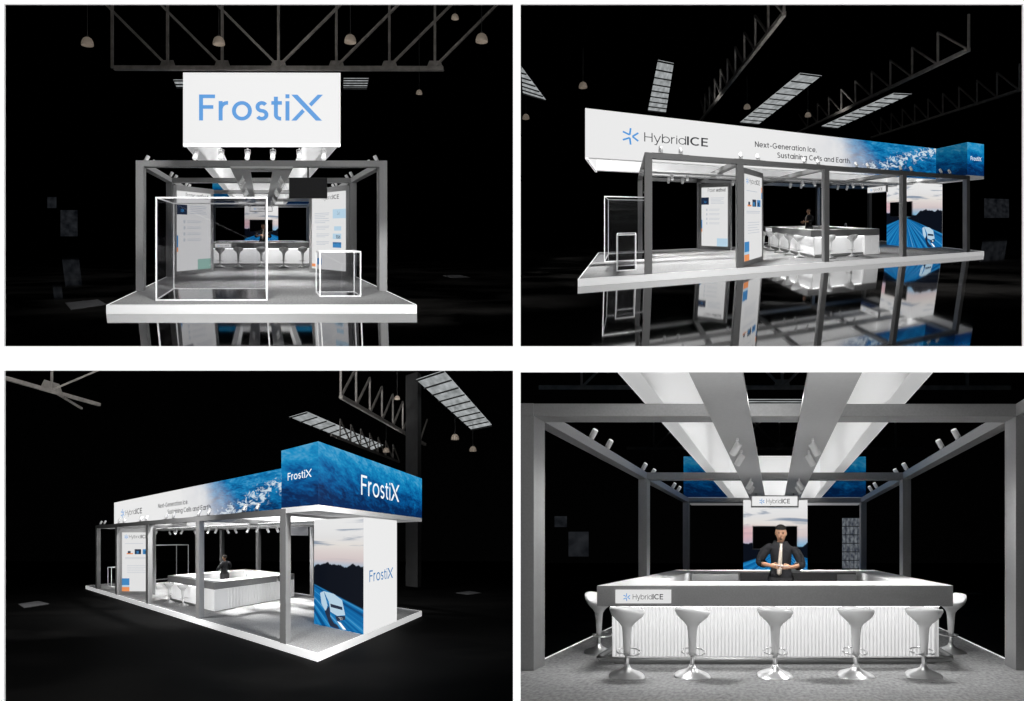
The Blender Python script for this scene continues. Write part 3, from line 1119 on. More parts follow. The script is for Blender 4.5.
def person_proto():
    t = thing('person', '-', 'person', (0, 0, 0), 0, None)
    V, E, R = [], [], []
    pel = chain(V, E, R, [(0, 0, .95, (.135, .11))])
    chest = chain(V, E, R, [(.005, 0, 1.08, (.138, .105)), (.01, 0, 1.22, (.15, .11)), (0, 0, 1.36, (.165, .11)), (-.01, 0, 1.44, (.085, .078))], pel)
    neck = chain(V, E, R, [(-.01, 0, 1.50, (.052, .052)), (.005, 0, 1.545, (.050, .052))], chest)
    chain(V, E, R, [(.025, 0, 1.585, (.058, .068)), (.02, 0, 1.635, (.070, .088)), (.01, 0, 1.685, (.072, .092)), (.005, 0, 1.72, (.052, .065))], neck)
    hands = []
    for s_, el, wr in ((-1, ELB_R, WR_R), (1, ELB_L, WR_L)):
        sh = chain(V, E, R, [(-.012, s_ * .115, 1.435, .066), (-.015, s_ * .19, 1.412, .060)], chest)
        wi = chain(V, E, R, [(.005, (s_ * .21 + el[1]) / 2, 1.31, .055), (*el, .046), ((el[0] + wr[0]) / 2, (el[1] + wr[1]) / 2, (el[2] + wr[2]) / 2, .038), (*wr, .027)], sh)
        # palm heads inward and forward
        d = Vector((.35, -s_ * .9, .05)).normalized()
        pm = Vector(wr) + d * .05
        pi = chain(V, E, R, [(*pm, (.022, .036))], wi)
        up = Vector((0, 0, 1))
        fw = Vector((.9, s_ * .35, 0)).normalized()
        for j, (off, ln) in enumerate(((.028, .9), (.010, 1.), (-.010, .95), (-.028, .75))):
            a = pm + d * .035 + up * off * .9 + fw * .008
            c1 = a + d * .032 * ln + fw * .004
            c2 = c1 + d * .016 * ln - fw * .022 * ln
            c3 = c2 - d * .010 * ln - fw * .018 * ln
            chain(V, E, R, [(*a, .0105), (*c1, .0095), (*c2, .009), (*c3, .008)], pi)
        th = pm - d * .01 + up * .034 - fw * .005
        chain(V, E, R, [(*th, .012), (*(th + d * .03 + up * .012), .0105), (*(th + d * .055 + up * .006 - fw * .004), .009)], pi)
        hands.append(pm)
    for s_ in (-1, 1):
        chain(V, E, R, [(0, s_ * .09, .88, .10), (.005, s_ * .10, .70, .084), (.01, s_ * .105, .50, .055), (-.01, s_ * .108, .32, .052), (-.01, s_ * .11, .10, .036), (.0, s_ * .11, .06, .036), (.10, s_ * .125, .035, .032), (.17, s_ * .13, .03, .024)], pel)
    body = skinned('body', V, E, R, M['skin'], t)
    bm = bmesh.new()                            # even out the trunk and the shoulder seams
    bm.from_mesh(body.data)
    for it in range(12):
        vs = [v for v in bm.verts if (1.05 < v.co.z < 1.46 and abs(v.co.y) < .19 and v.co.x < .2 and it < 5) or (1.37 < v.co.z < 1.50 and .06 < abs(v.co.y) < .26)]
        bmesh.ops.smooth_vert(bm, verts=vs, factor=.5, use_axis_x=True, use_axis_y=True, use_axis_z=True)
    bmesh.ops.recalc_face_normals(bm, faces=bm.faces)
    bm.to_mesh(body.data)
    bm.free()
    # face details
    def blob(name, c, r, m_, par=t, seg=12):
        mb = MB()
        g = bmesh.ops.create_uvsphere(mb.bm, u_segments=seg, v_segments=8, radius=1)
        for v in g['verts']:
            v.co = Vector((v.co.x * r[0] + c[0], v.co.y * r[1] + c[1], v.co.z * r[2] + c[2]))
        return mb.build(name, m_, par, smooth=True)
    blob('nose', (.098, 0, 1.630), (.018, .014, .022), M['skin'])
    for s_ in (-1, 1):
        blob('eye', (.083, s_ * .030, 1.652), (.008, .012, .006), M['eye'])
        blob('eyebrow', (.086, s_ * .031, 1.670), (.007, .018, .005), M['hair'])
        blob('ear', (.005, s_ * .078, 1.638), (.016, .010, .030), M['skin'])
    blob('mouth', (.082, 0, 1.592), (.006, .022, .004), M['lip'])
    blob('goatee', (.076, 0, 1.566), (.010, .016, .009), M['hair'])
    # hair cap: shell over the crown and back of the head
    mb = MB()
    g = bmesh.ops.create_uvsphere(mb.bm, u_segments=24, v_segments=16, radius=1)
    for v in g['verts']:
        v.co = Vector((v.co.x * .098 - .006, v.co.y * .083, v.co.z * .080 + 1.690))
    kill = [v for v in mb.bm.verts if v.co.z < 1.700 - .5 * max(0, .055 - v.co.x) and v.co.z < 1.700 or v.co.z < 1.615]
    bmesh.ops.delete(mb.bm, geom=kill, context='VERTS')
    mb.build('hair', M['hair'], t, smooth=True)
    # shirt with rolled sleeves and trousers: cloth shells that follow the body a little outside the skin
    def bare_arm(c):
        for el, wr in ((ELB_R, WR_R), (ELB_L, WR_L)):
            a, e = Vector(el), Vector(wr) - Vector(el)
            q = (c - a).dot(e) / e.length_squared
            if q > .42 and (c - a - e * min(q, 1.)).length < (.075 if q < 1 else .22) and c.x > .09:
                return True
        return False

    def cloth(name, m_, keep, off, cut):
        bm = bmesh.new()
        bm.from_mesh(body.data)
        bmesh.ops.recalc_face_normals(bm, faces=bm.faces)
        bmesh.ops.bisect_plane(bm, geom=bm.verts[:] + bm.edges[:] + bm.faces[:], plane_co=(0, 0, cut), plane_no=(0, 0, 1))
        bm.normal_update()
        nr = {v: v.normal.copy() for v in bm.verts}
        bmesh.ops.delete(bm, geom=[f for f in bm.faces if not keep(f.calc_center_median())], context='FACES')
        for v in bm.verts:
            v.co += nr[v] * off
        mb = MB()
        mb.bm.free()
        mb.bm = bm
        return mb.build(name, m_, t, smooth=True, recalc=False)
    cloth('shirt', M['shirt'], lambda c: .95 < c.z < 1.515 and not (c.z > 1.50 and abs(c.y) < .05) and not bare_arm(c), .020, .95)
    cloth('trousers', M['trousers'], lambda c: .085 < c.z < 1.0, .027, 1.0)
    for s_ in (-1, 1):
        mb = MB()
        g = bmesh.ops.create_uvsphere(mb.bm, u_segments=16, v_segments=10, radius=1)
        for v in g['verts']:
            v.co = Vector((v.co.x * .15 + .07, v.co.y * .052 + s_ * .12, max(-.7, v.co.z) * .06 + .044))
        mb.build('shoe', M['shoe'], t, smooth=True)
    # tie: knot and blade hanging over the chest
    mb = MB()
    prof = [(1.500, .020, .070), (1.465, .017, .098), (1.44, .020, .114), (1.36, .024, .130), (1.22, .030, .140), (1.12, .034, .138), (1.07, .036, .136), (1.035, .004, .134)]
    fr, bk = [], []
    for z, hw, x_ in prof:
        yo = (1.47 - z) * -.07
        fr.append([mb.bm.verts.new((x_ + .012, yo - hw, z)), mb.bm.verts.new((x_ + .018, yo, z)), mb.bm.verts.new((x_ + .012, yo + hw, z))])
    for a, c_ in zip(fr, fr[1:]):
        for i in (0, 1):
            mb.bm.faces.new((a[i], a[i + 1], c_[i + 1], c_[i]))
    r_ = bmesh.ops.extrude_face_region(mb.bm, geom=list(mb.bm.faces))
    for e in r_['geom']:
        if isinstance(e, bmesh.types.BMVert):
            e.co.x -= .010
    mb.build('tie', M['tie'], t, smooth=True)
    return t, hands


def person(b):
    k, V = b['k'], b['view']
    lab = {1: 'person in black shirt behind the distant bar in the upper-left view',
           2: 'person in black shirt seen from the side inside the bar in the upper-right view',
           3: 'person in black clothes seen from behind inside the bar in the lower-left view',
           4: 'person in black shirt and beige tie holding a pen, lower-right view'}[k]
    u, v = .09, 8.0
    loc, rz = pt(b, u, v, .002), heading(b, u, v, 0, -1)
    if not _person:
        t, h = person_proto()
        _person.extend([t, h])
        t.location = loc
        t.rotation_euler = (0, 0, rz)
        t.scale = (1.015,) * 3
        t['label'] = lab
    else:
        copy_thing(_person[0], loc, rz, lab, None)
    if k == 4:
        pn = thing('pen', 'thin grey pen held between the hands of the person behind the bar', 'pen', loc, rz)
        pn.scale = (1.015,) * 3
        mb = MB()
        mb.tube([(.325, -.10, 1.235), (.335, .10, 1.215)], .006, 8, world=True)
        mb.build('barrel', M['pen'], pn, smooth=True)
        mb = MB()
        mb.tube([(.335, .10, 1.215), (.3365, .125, 1.2125)], [.006, .001], 8, world=True)
        mb.build('tip', M['steel'], pn, smooth=True)


# ------------------------------------------------------------------ angled graphic totems
def totems(b):
    k, V = b['k'], b['view']
    for s_, nm in ((-1, 'Frozen seafood'), (1, 'HybridICE')):
        if k == 3 and s_ < 0:
            continue
        A, B = (s_ * 2.80, 4.02), (s_ * 1.68, 5.14)
        d = Vector((B[0] - A[0], B[1] - A[1]))
        ln = d.length
        d.normalize()
        nf = Vector((d.y, -d.x)) if s_ < 0 else Vector((-d.y, d.x))
        if nf.y > 0:
            nf = -nf                                            # face looking to the stand front
        th = .07
        lab = f'angled grey totem with white {nm} poster, {V}'
        t = at_thing('graphic_totem', lab, 'sign', b, (A[0] + B[0]) / 2, (A[1] + B[1]) / 2, 0)
        P = lambda s__, o: (A[0] + d.x * s__ + nf.x * o, A[1] + d.y * s__ + nf.y * o)
        mb = MB(b)
        fm = .13
        mb.prism([P(0, -.14), P(ln, -.14), P(ln, 0), P(0, 0)], .001, HB - BT - .06)
        mb.build('frame', M['frame'], t)
        top, bot = 2.74, .15
        faces = [1]
        if s_ > 0:
            faces = [1] if k == 1 else [-1]
        for sd in faces:
            off = .006 if sd > 0 else -.146
            # left-to-right direction as read by a visitor facing that side
            flip = (s_ > 0) == (sd > 0)
            if s_ > 0:
                org, xd = (P(ln, off), (-d.x, -d.y)) if sd > 0 else (P(0, off), (d.x, d.y))
            else:
                org, xd = P(0, off), (d.x, d.y)
            kx = ln / 1.79
            xd = (xd[0] * kx, xd[1] * kx)
            ln_, fm = 1.79, .13 / kx
            Q = lambda x_, h, e=0.: (org[0] + xd[0] * x_ + nf.x * sd * e, org[1] + xd[1] * x_ + nf.y * sd * e, h)
            mb = MB(b)
            mb.quad([Q(fm, bot), Q(ln_ - fm, bot), Q(ln_ - fm, top), Q(fm, top)])
            ps = sub_base(mb.build('poster', M['poster'], t), t)

            def patch(name, m_, x0, x1, h0, h1):
                mb_ = MB(b)
                mb_.quad([Q(x0, h0, .006), Q(x1, h0, .006), Q(x1, h1, .006), Q(x0, h1, .006)])
                mb_.build(name, m_, ps)

            def lines(x0, x1, hs, w_=.022):
                mb_ = MB(b)
                for i, h in enumerate(hs):
                    xe = x1 - (.18 if i % 3 == 2 else .03 * (i % 2))
                    mb_.quad([Q(x0, h, .006), Q(xe, h, .006), Q(xe, h + w_, .006), Q(x0, h + w_, .006)])
                mb_.build('text_lines', M['text_pale'], ps)
            o2 = Q(0, 0, .006)[:2]
            if s_ < 0:
                mb = MB(b)
                fit_text(mb, 'Frozen', o2, xd, .52, .93, .155, 2.54, .10)
                fit_text(mb, 'seafood', o2, xd, .99, 1.52, .155, 2.54, .16)
                mb.build('title', M['ink'], ps)
                patch('picture', M['photo_dark'], fm, .58, 1.98, 2.30)
                patch('picture', M['photo_blue'], .30, .44, 2.06, 2.16)
                lines(.70, 1.45, [2.26, 2.20, 2.14, 2.08, 2.02])
                for i, h in enumerate((1.72, 1.52, 1.32, 1.12)):
                    patch('icon', M['text_pale'], .42, .50, h - .02, h + .08)
                    lines(.58, 1.20, [h + .05, h], .018)
                patch('colour_block', M['photo_green'] if k == 1 else M['photo_pale'], 1.04, ln_ - fm, bot, .50)
                patch('colour_block', M['photo_blue'], fm, .20, .92, 1.30)
                patch('colour_block', M['photo_orange'], fm, .20, .78, .92)
            elif sd > 0:
                mb = MB(b)
                fit_text(mb, 'Hybrid', o2, xd, .62, 1.08, .14, 2.50, .085)
                fit_text(mb, 'ICE', o2, xd, 1.10, 1.36, .14, 2.50, .15)
                mb.build('title', M['ink'], ps)
                patch('picture', M['photo_pale'], 1.10, ln_ - fm, 1.86, 2.16)
                patch('picture', M['photo_dark'], 1.28, 1.40, 1.98, 2.10)
                patch('picture', M['photo_pale'], 1.16, 1.46, 1.46, 1.60)
                patch('picture', M['photo_pale'], 1.10, 1.46, 1.18, 1.36)
                patch('picture', M['photo_dark'], 1.24, 1.42, 1.20, 1.31)
                patch('picture', M['photo_blue'], 1.10, 1.46, .90, 1.08)
                patch('picture', M['photo_dark'], 1.10, 1.46, 1.02, 1.08)
                lines(.28, .95, [2.04, 1.98, 1.92, 1.86, 1.78, 1.72])
                for h in (1.52, 1.26, 1.0):
                    lines(.36, .95, [h + .08, h + .03, h - .02], .018)
                patch('colour_block', M['photo_blue'], .40, .60, .30, .52)
                patch('colour_block', M['photo_orange'], fm, .36, .22, .32)
            else:
                hybrid(b, ps, o2, xd, .36, .50, 1.42, .15, 2.48, .10)
                for i in range(3):
                    patch('picture', (M['photo_orange'], M['photo_dark'], M['photo_blue'])[i], .38 + i * .40, .70 + i * .40, 1.78, 1.83 if i == 0 else 2.0)
                    patch('picture', M['photo_dark'] if i != 1 else M['photo_blue'], .44 + i * .40, .58 + i * .40, 1.80, 1.92)
                lines(.30, 1.20, [2.24])
                lines(.30, 1.45, [1.62, 1.57])
                lines(.40, 1.40, [1.28, 1.20, 1.12, 1.04, .96], .018)
                patch('colour_block', M['photo_blue'], fm, .52, .42, .72)
                patch('colour_block', M['photo_orange'], fm, .52, bot, .42 - .08)
                patch('colour_block', M['photo_pale'], fm, .52, .34, .42)
                patch('colour_block', M['photo_blue'], ln_ - fm - .07, ln_ - fm, 2.05, 2.25)
                patch('colour_block', M['photo_orange'], ln_ - fm - .07, ln_ - fm, 2.25, 2.42)


M['text_pale'] = glow('pale_grey_print', (.52, .55, .60), 1.0, .02)


# ------------------------------------------------------------------ glass display cases, monitor
def cases(b):
    k, V = b['k'], b['view']
    for nm, u0, u1, v0, v1, h1, lab in (
            ('glass_case', -2.18, .12, .39, 1.75, 2.13, f'tall white framed glass case at the platform front, {V}'),
            ('glass_case', 1.26, 2.17, .80, 1.30, .99, f'low white framed glass case at the platform corner, {V}')):
        t = at_thing(nm, lab, 'display case', b, (u0 + u1) / 2, (v0 + v1) / 2, 0)
        r = .029 if h1 > 1.5 else .025
        mb = MB(b)
        for (ua, ub) in ((u0, u0 + r), (u1 - r, u1)):
            for va, vb in ((v0, v0 + r * .8), (v1 - r * .8, v1)):
                mb.box(ua, ub, va, vb, .002, h1)
        for ha, hb in ((.002, r), (h1 - r, h1)):
            for va, vb in ((v0, v0 + r * .8), (v1 - r * .8, v1)):
                mb.box(u0 + r, u1 - r, va, vb, ha, hb)
            for ua, ub in ((u0, u0 + r), (u1 - r, u1)):
                mb.box(ua, ub, v0 + r * .8, v1 - r * .8, ha, hb)
        mb.build('frame', M['case'], t)
        MB(b).box(u0 + r, u1 - r, v0 + r, v1 - r, .004, .016).build('base_plate', M['plinth'], t)
        g = .012
        for q in ([(u0 + r, v0 + g, r), (u1 - r, v0 + g, r), (u1 - r, v0 + g, h1 - r), (u0 + r, v0 + g, h1 - r)],
                  [(u0 + r, v1 - g, r), (u1 - r, v1 - g, r), (u1 - r, v1 - g, h1 - r), (u0 + r, v1 - g, h1 - r)],
                  [(u0 + g, v0 + r, r), (u0 + g, v1 - r, r), (u0 + g, v1 - r, h1 - r), (u0 + g, v0 + r, h1 - r)],
                  [(u1 - g, v0 + r, r), (u1 - g, v1 - r, r), (u1 - g, v1 - r, h1 - r), (u1 - g, v0 + r, h1 - r)],
                  [(u0 + r, v0 + r, h1 - g), (u1 - r, v0 + r, h1 - g), (u1 - r, v1 - r, h1 - g), (u0 + r, v1 - r, h1 - g)]):
            mb = MB(b)
            mb.quad(q)
            mb.build('pane', M['glass'], t)
    if k in (1, 2):
        t = at_thing('monitor', f'flat black monitor hanging from the front beam, {V}', 'monitor', b, 1.12, 1.56, 2.22)
        MB(b).box(.66, 1.58, 1.53, 1.57, 2.22, 2.72).build('housing', M['black'], t)
        MB(b).box(.675, 1.565, 1.522, 1.529, 2.235, 2.705).build('screen', M['screen'], t)
        MB(b).bar((1.12, 1.56, 2.72), (1.12, 1.56, HB - BT - .002), .02, 8).build('pole', M['black'], t)


# ------------------------------------------------------------------ spotlights
_spot = {}


def spot_proto(kind):
    """stand: on top of a beam, leaning to +x.  hang: under a rail, head leaning to +x"""
    t = thing('spotlight', '-', 'spotlight', (0, 0, 0), 0, None)
    if kind == 'stand':
        ax = Matrix.Rotation(math.radians(30), 3, 'Y')
        o = (.0, 0, .045)
        mb = MB()
        mb.lathe([(.0, 0), (.044, .0), (.047, .02), (.047, .15), (.043, .155)], 16, o=o, ax=ax)
        mb.build('head', M['lamp_white'], t, smooth=True)
        mb = MB()
        mb.lathe([(.0, .156), (.040, .156), (.040, .158)], 16, o=o, ax=ax)
        mb.build('lens', M['lens'], t)
        mb = MB()
        for s_ in (-1, 1):
            mb.cube((.005, s_ * .052, .045), (.02, .006, .09))
        mb.cube((.005, 0, .004), (.03, .11, .008))
        mb.build('bracket', M['steel'], t)
    else:
        ax = Matrix.Rotation(math.radians(150), 3, 'Y')
        o = (.0, 0, -.11)
        mb = MB()
        mb.lathe([(.0, -.04), (.044, -.04), (.047, -.02), (.047, .13), (.043, .135)], 16, o=o, ax=ax)
        mb.build('head', M['lamp_white'], t, smooth=True)
        mb = MB()
        mb.lathe([(.0, .136), (.040, .136), (.040, .138)], 16, o=o, ax=ax)
        mb.build('lens', M['lens'], t)
        mb = MB()
        for s_ in (-1, 1):
            mb.cube((0, s_ * .052, -.08), (.02, .006, .09))
        mb.cube((0, 0, -.034), (.03, .11, .008))
        mb.cube((0, 0, -.015), (.03, .03, .03))
        mb.build('bracket', M['lamp_white'], t)
    return t


def put_spot(kind, b, u, v, h, du, dv, lab, grp):
    loc, rz = pt(b, u, v, h), heading(b, u, v, du, dv)
    if kind not in _spot:
        t = spot_proto(kind)
        _spot[kind] = t
        t.location = loc
        t.rotation_euler = (0, 0, rz)
        t['label'] = lab
        t['group'] = grp
    else:
        copy_thing(_spot[kind], loc, rz, lab, grp)


ORD = ['first', 'second', 'third', 'fourth', 'fifth', 'sixth', 'seventh', 'eighth', 'ninth', 'tenth', 'eleventh', 'twelfth']


def lamps(b):
    k, V = b['k'], b['view']
    sides = {1: (-1, 1), 2: (1,), 3: (1,), 4: (-1, 1)}[k]
    vs = {1: BEAM_V[:6], 2: BEAM_V, 3: BEAM_V, 4: BEAM_V[6:]}[k]
    for s_ in sides:
        side = {(1, -1): 'left side beam', (1, 1): 'right side beam', (4, -1): 'left side beam', (4, 1): 'right side beam'}.get((k, s_), 'near side beam')
        for i, v in enumerate(vs):
            put_spot('stand', b, s_ * 2.91, v, HB + .022, -s_, 0, f'white spotlight on {side}, {V}, {ORD[i]} from the front', 'spotlights on the side beams')
        for i in range(0, len(vs), 2):
            t = at_thing('lamp_track', f'thin black lamp track on {side}, {V}, {ORD[i // 2]} from the front', 'lamp track', b, s_ * 2.91, vs[i], HB, 'lamp tracks on the side beams')
            MB(b).box(s_ * 2.91 - .03, s_ * 2.91 + .03, vs[i] - .22, vs[i + 1] + .22, HB + .001, HB + .016).build('rail', M['black'], t)
            MB(b).box(s_ * 2.91 - .02, s_ * 2.91 + .02, vs[i] - .10, vs[i + 1] + .10, HB + .016, HB + .021).build('conductor_strip', M['steel'], t)
    if k == 1:
        for i, u in enumerate((-1.30, -.80, -.28, .22, .74, 1.22)):
            put_spot('hang', b, u, .13, FB - .056, -.15, -1, f'white spotlight hanging under the FrostiX header edge, {ORD[i]} from the left', 'spotlights under the header')
    vs = [v for v in PLANK_V if v > (6 if k == 4 else 0)]
    for s_ in (-1, 1):
        side = ('left' if s_ < 0 else 'right') if k in (1, 4) else ('far' if s_ < 0 else 'near')
        for i, v in enumerate(vs):
            put_spot('hang', b, s_ * .51, v, HB - BT - .051, s_, 0, f'white spotlight under {side} ceiling plank, {V}, {ORD[i]} from the front', 'spotlights under the ceiling planks')
    # light thrown by the plank spotlights
    for s_ in (-1, 1):
        for v in (PLANK_V[::2] if k != 4 else [7.55, 10.1]):
            ld = bpy.data.lights.new('spot_beam', 'SPOT')
            ld.energy = b['spot']
            ld.spot_size = math.radians(125)
            ld.spot_blend = .9
            ld.shadow_soft_size = .12
            lo = bpy.data.objects.new('spot_beam', ld)
            lo.location = pt(b, s_ * .60, v + .05, HB - BT - .26)
            COL.objects.link(lo)


# ------------------------------------------------------------------ the dark halls: trusses, lamps, skylights
def truss(b, name, lab, chord, members, gussets, r=.09):
    t = at_thing(name, lab, 'roof truss', b, *chord[0])
    MB(b).bar(chord[0], chord[1], r).build('bottom_chord', M['steel_dark'], t)
    for a, c_ in members:
        MB(b).bar(a, c_, r * .55).build('web_member', M['steel_dark'], t)
    for g in gussets:
        mb = MB(b)
        e = .45
        du, dv = (chord[1][0] - chord[0][0]), (chord[1][1] - chord[0][1])
        l = math.hypot(du, dv)
        du, dv = du / l, dv / l
        mb.quad([(g[0] - du * e, g[1] - dv * e, g[2] - .1), (g[0] + du * e, g[1] + dv * e, g[2] - .1), (g[0] + du * e * .6, g[1] + dv * e * .6, g[2] + .38), (g[0] - du * e * .6, g[1] - dv * e * .6, g[2] + .38)])
        mb.build('gusset_plate', M['steel_dark'], t)
    return t


_lamp = []


def pendant(b, u, v, h, sc, lab, cord=2.5):
    loc = pt(b, u, v, h)
    t = thing('pendant_lamp', lab, 'lamp', loc, 0, 'hall pendant lamps')
    mb = MB()
    mb.lathe([(.0, .40 * sc), (.10 * sc, .39 * sc), (.19 * sc, .33 * sc), (.25 * sc, .22 * sc), (.28 * sc, .10 * sc), (.28 * sc, 0.), (.26 * sc, .0), (.22 * sc, .18 * sc), (.0, .33 * sc)], 20)
    mb.build('lamp_shade', M['shade'], t, smooth=True)
    mb = MB()
    mb.lathe([(.05 * sc, .402 * sc), (.06 * sc, .45 * sc), (.03 * sc, .50 * sc)], 12)
    mb.build('socket', M['cord'], t, smooth=True)
    mb = MB()
    mb.bar((0, 0, .46 * sc), (0, 0, cord), .014 * sc, 6, world=True)
    mb.build('cord', M['cord'], t)
    return t


def skylight(b, idx, quad, bars):
    """glazed strip in the roof with its glazing bars"""
    mb = MB(b)
    l = max(abs(quad[0][0] - quad[2][0]), 1)
    mb.quad(quad, [(0, 0), (0, 1), (l, 1), (l, 0)])
    o = mb.build(f'window_{idx}', M['skylight'], recalc=False)
    tag(o, kind='structure')
    A, B, C_, D = [Vector(q) for q in quad]
    mb = MB(b)
    for i in range(bars + 1):
        f = i / bars
        p, q = A.lerp(D, f), B.lerp(C_, f)
        mb.bar((p.x, p.y, p.z - .08), (q.x, q.y, q.z - .08), .035)
    g = mb.build('glazing_bars', M['hall_col'], o)
    return o


def fill_light(b, u, v, h, tgt, e, ang=60, soft=.4, name='fill_spot'):
    """an added fill spot with no fixture at (u,v,h), aimed at tgt"""
    ld = bpy.data.lights.new(name, 'SPOT')
    ld.energy = e
    ld.spot_size = math.radians(ang)
    ld.spot_blend = .7
    ld.shadow_soft_size = soft
    lo = bpy.data.objects.new(name, ld)
    lo.location = pt(b, u, v, h)
    lo.rotation_euler = (pt(b, *tgt) - lo.location).to_track_quat('-Z', 'Y').to_euler()
    COL.objects.link(lo)


def truss_fill(b, u, v, h, e):  # added uplight without a fixture, makes roof steel visible
    fill_light(b, u, v, h, (u, v, h + 5), e, 150, .3, 'truss_fill_spot')


def halls():
    b1, b2, b3, b4 = BAYS
    # upper left: one truss square to the view
    hz = 9.12
    us = [-7.0, -4.4, -1.83, .82, 3.55, 6.05, 8.2]
    mem = []
    for i, u in enumerate(us):
        mem.append(((u, 9, hz), (u, 9, hz + 3.6)))
    for u, d in ((-4.4, -1), (-1.83, -1), (.82, -1), (.82, 1), (3.55, 1), (6.05, 1), (8.2, 1)):
        mem.append(((u, 9, hz + .1), (u + d * 3.3, 9, hz + 3.4)))
    truss(b1, 'roof_truss', 'grey steel roof truss with gusset plates right above the FrostiX header box', ((-6.9, 9, hz), (8.6, 9, hz)), mem, [(u, 9, hz) for u in us[1:]], .10)
    for (u, h, s_, lab) in ((-7.95, 9.95, .95, 'beige pendant lamp at the far left of the upper-left hall'), (-1.94, 10.0, .95, 'beige pendant lamp second from the left in the upper-left hall'),
                            (4.09, 10.1, .95, 'beige pendant lamp third from the left in the upper-left hall'), (10.14, 10.15, 1., 'beige pendant lamp at the far right of the upper-left hall'),
                            (8.91, 11.2, .6, 'small beige pendant lamp high between the two right lamps in the upper-left hall'), (7.26, 7.75, .5, 'small dim pendant lamp below the right end of the upper-left truss')):
        pendant(b1, u, 8.6, h, s_, lab, 3.)
    skylight(b1, 1, [(4.6, 11.78, 10), (6.0, 11.78, 10), (6.3, 13.0, 10), (4.9, 13.0, 10)], 4)
    skylight(b1, 2, [(-4.95, 12.0, 10), (-4.35, 12.0, 10), (-4.3, 12.9, 10), (-5.0, 12.9, 10)], 2)
    # far doorway with daylight
    mb = MB(b1)
    mb.quad([(-19.9, 26, 1.0), (-18.2, 26, 1.0), (-18.2, 26, 3.6), (-19.9, 26, 3.6)], [(0, 0), (2, 0), (2, 3), (0, 3)])
    mb.quad([(-21.2, 26, 3.8), (-20.3, 26, 3.8), (-20.3, 26, 4.9), (-21.2, 26, 4.9)], [(3, 0), (4, 0), (4, 1), (3, 1)])
    tag(mb.build('window_3', M['far_window'], recalc=False), kind='structure')
    truss_fill(b1, 0.6, 8.2, 8.5, 105)
    truss_fill(b1, 8.5, 8., 7.5, 60)
    for b_, q, lab in ((b1, [(-4.38, .98), (-3.84, 1.35), (-3.38, .83), (-3.87, .33)], 'grey floor hatch plate left of the platform in the upper-left view'),
                       (b1, [(6.58, 5.52), (7.32, 5.66), (7.27, 5.0), (6.57, 4.88)], 'grey floor hatch plate right of the platform in the upper-left view'),
                       (b3, [(6.3, 2.52), (5.57, 2.31), (5.38, 3.43), (6.28, 3.65)], 'grey floor hatch plate left of the stand in the lower-left view'),
                       (b3, [(-9.32, 14.07), (-10.57, 14.42), (-10.25, 15.0), (-9.09, 14.67)], 'grey floor hatch plate right of the stand in the lower-left view'),
                       (b4, [(6.75, 14.88), (7.47, 15.15), (7.58, 14.74), (6.96, 14.61)], 'grey floor hatch plate right of the bar in the lower-right view')):
        t = at_thing('floor_hatch', lab, 'hatch', b_, *q[0], FLOOR_H)
        cx_, cy_ = sum(p[0] for p in q) / 4, sum(p[1] for p in q) / 4
        MB(b_).prism(q, FLOOR_H + .001, FLOOR_H + .006).build('rim', M['cord'], t)
        MB(b_).prism([(cx_ + (p[0] - cx_) * .93, cy_ + (p[1] - cy_) * .93) for p in q], FLOOR_H + .0062, FLOOR_H + .010).build('lid', M['hatch'], t)
    # upper right: skylight strips running away, trusses between them
    skylight(b2, 4, [(-6.9, 2.61, 10), (-6.95, 3.45, 10), (-16.2, 3.99, 10), (-16.2, 2.61, 10)], 8)
    skylight(b2, 5, [(-5.2, 10.5, 10), (-5.0, 11.9, 10), (-16.3, 12.3, 10), (-16.5, 10.5, 10)], 10)
    skylight(b2, 6, [(-5.4, 18.0, 10), (-5.0, 19.3, 10), (-14.5, 19.8, 10), (-14.6, 18.0, 10)], 10)
    skylight(b2, 7, [(-10.95, -4.50, 10), (-10.84, -4.46, 10), (-16.8, -4.4, 10), (-15.75, -5.55, 10)], 6)
    for i, (vv, ua, ub, lab) in enumerate(((6.4, 1., -14., 'dark steel roof truss between the left two skylights of the upper-right view'),
                                           (15.2, 2.0, -14., 'dark steel roof truss between the right two skylights of the upper-right view'),
                                           (22.6, 0., -13., 'dark steel roof truss at the far right of the upper-right view'))):
        n_ = 10
        q = [ua + (ub - ua) * j / n_ for j in range(n_ + 1)]
        mem = []
        for j in range(n_):
            mem.append(((q[j], vv, 9), (q[j], vv, 10.6)))
            mem.append(((q[j], vv, 9), (q[j + 1], vv, 10.6)))
        truss(b2, 'roof_truss', lab, ((ua, vv, 9), (ub, vv, 9)), mem, [], .08)
    for (u, v, h, s_, lab) in ((-6.9, -.96, 7.9, .75, 'beige pendant lamp above the left end of the long white fascia'), (-14.1, -4.99, 7.8, .8, 'beige pendant lamp low at the far left edge of the upper-right view'),
                               (-6.6, 7.65, 7.9, .7, 'beige pendant lamp above the middle of the long white fascia'), (-6.5, 11.8, 7.9, .7, 'beige pendant lamp above the slogan on the long fascia')):
        pendant(b2, u, v, h, s_, lab, 2.)
    mb = MB(b2)
    mb.box(-12.25, -11.75, 27.4, 27.9, 0, 11)
    o = mb.build('hall_column', M['hall_col'], base=pt(b2, -12, 27.6, FLOOR_H))
    tag(o, 'dark steel column rising behind the right end of the stand in the upper-right view', 'column')
    mb = MB(b2)
    mb.quad([(-12, 37.8, 1.2), (-12, 42.3, 1.2), (-12, 42.3, 3.4), (-12, 37.8, 3.4)], [(0, 0), (4, 0), (4, 3), (0, 3)])
    tag(mb.build('window_8', M['far_window'], recalc=False), kind='structure')
    truss_fill(b2, -8, 13.5, 7.6, 350)
    truss_fill(b2, -9, 5., 7.6, 250)
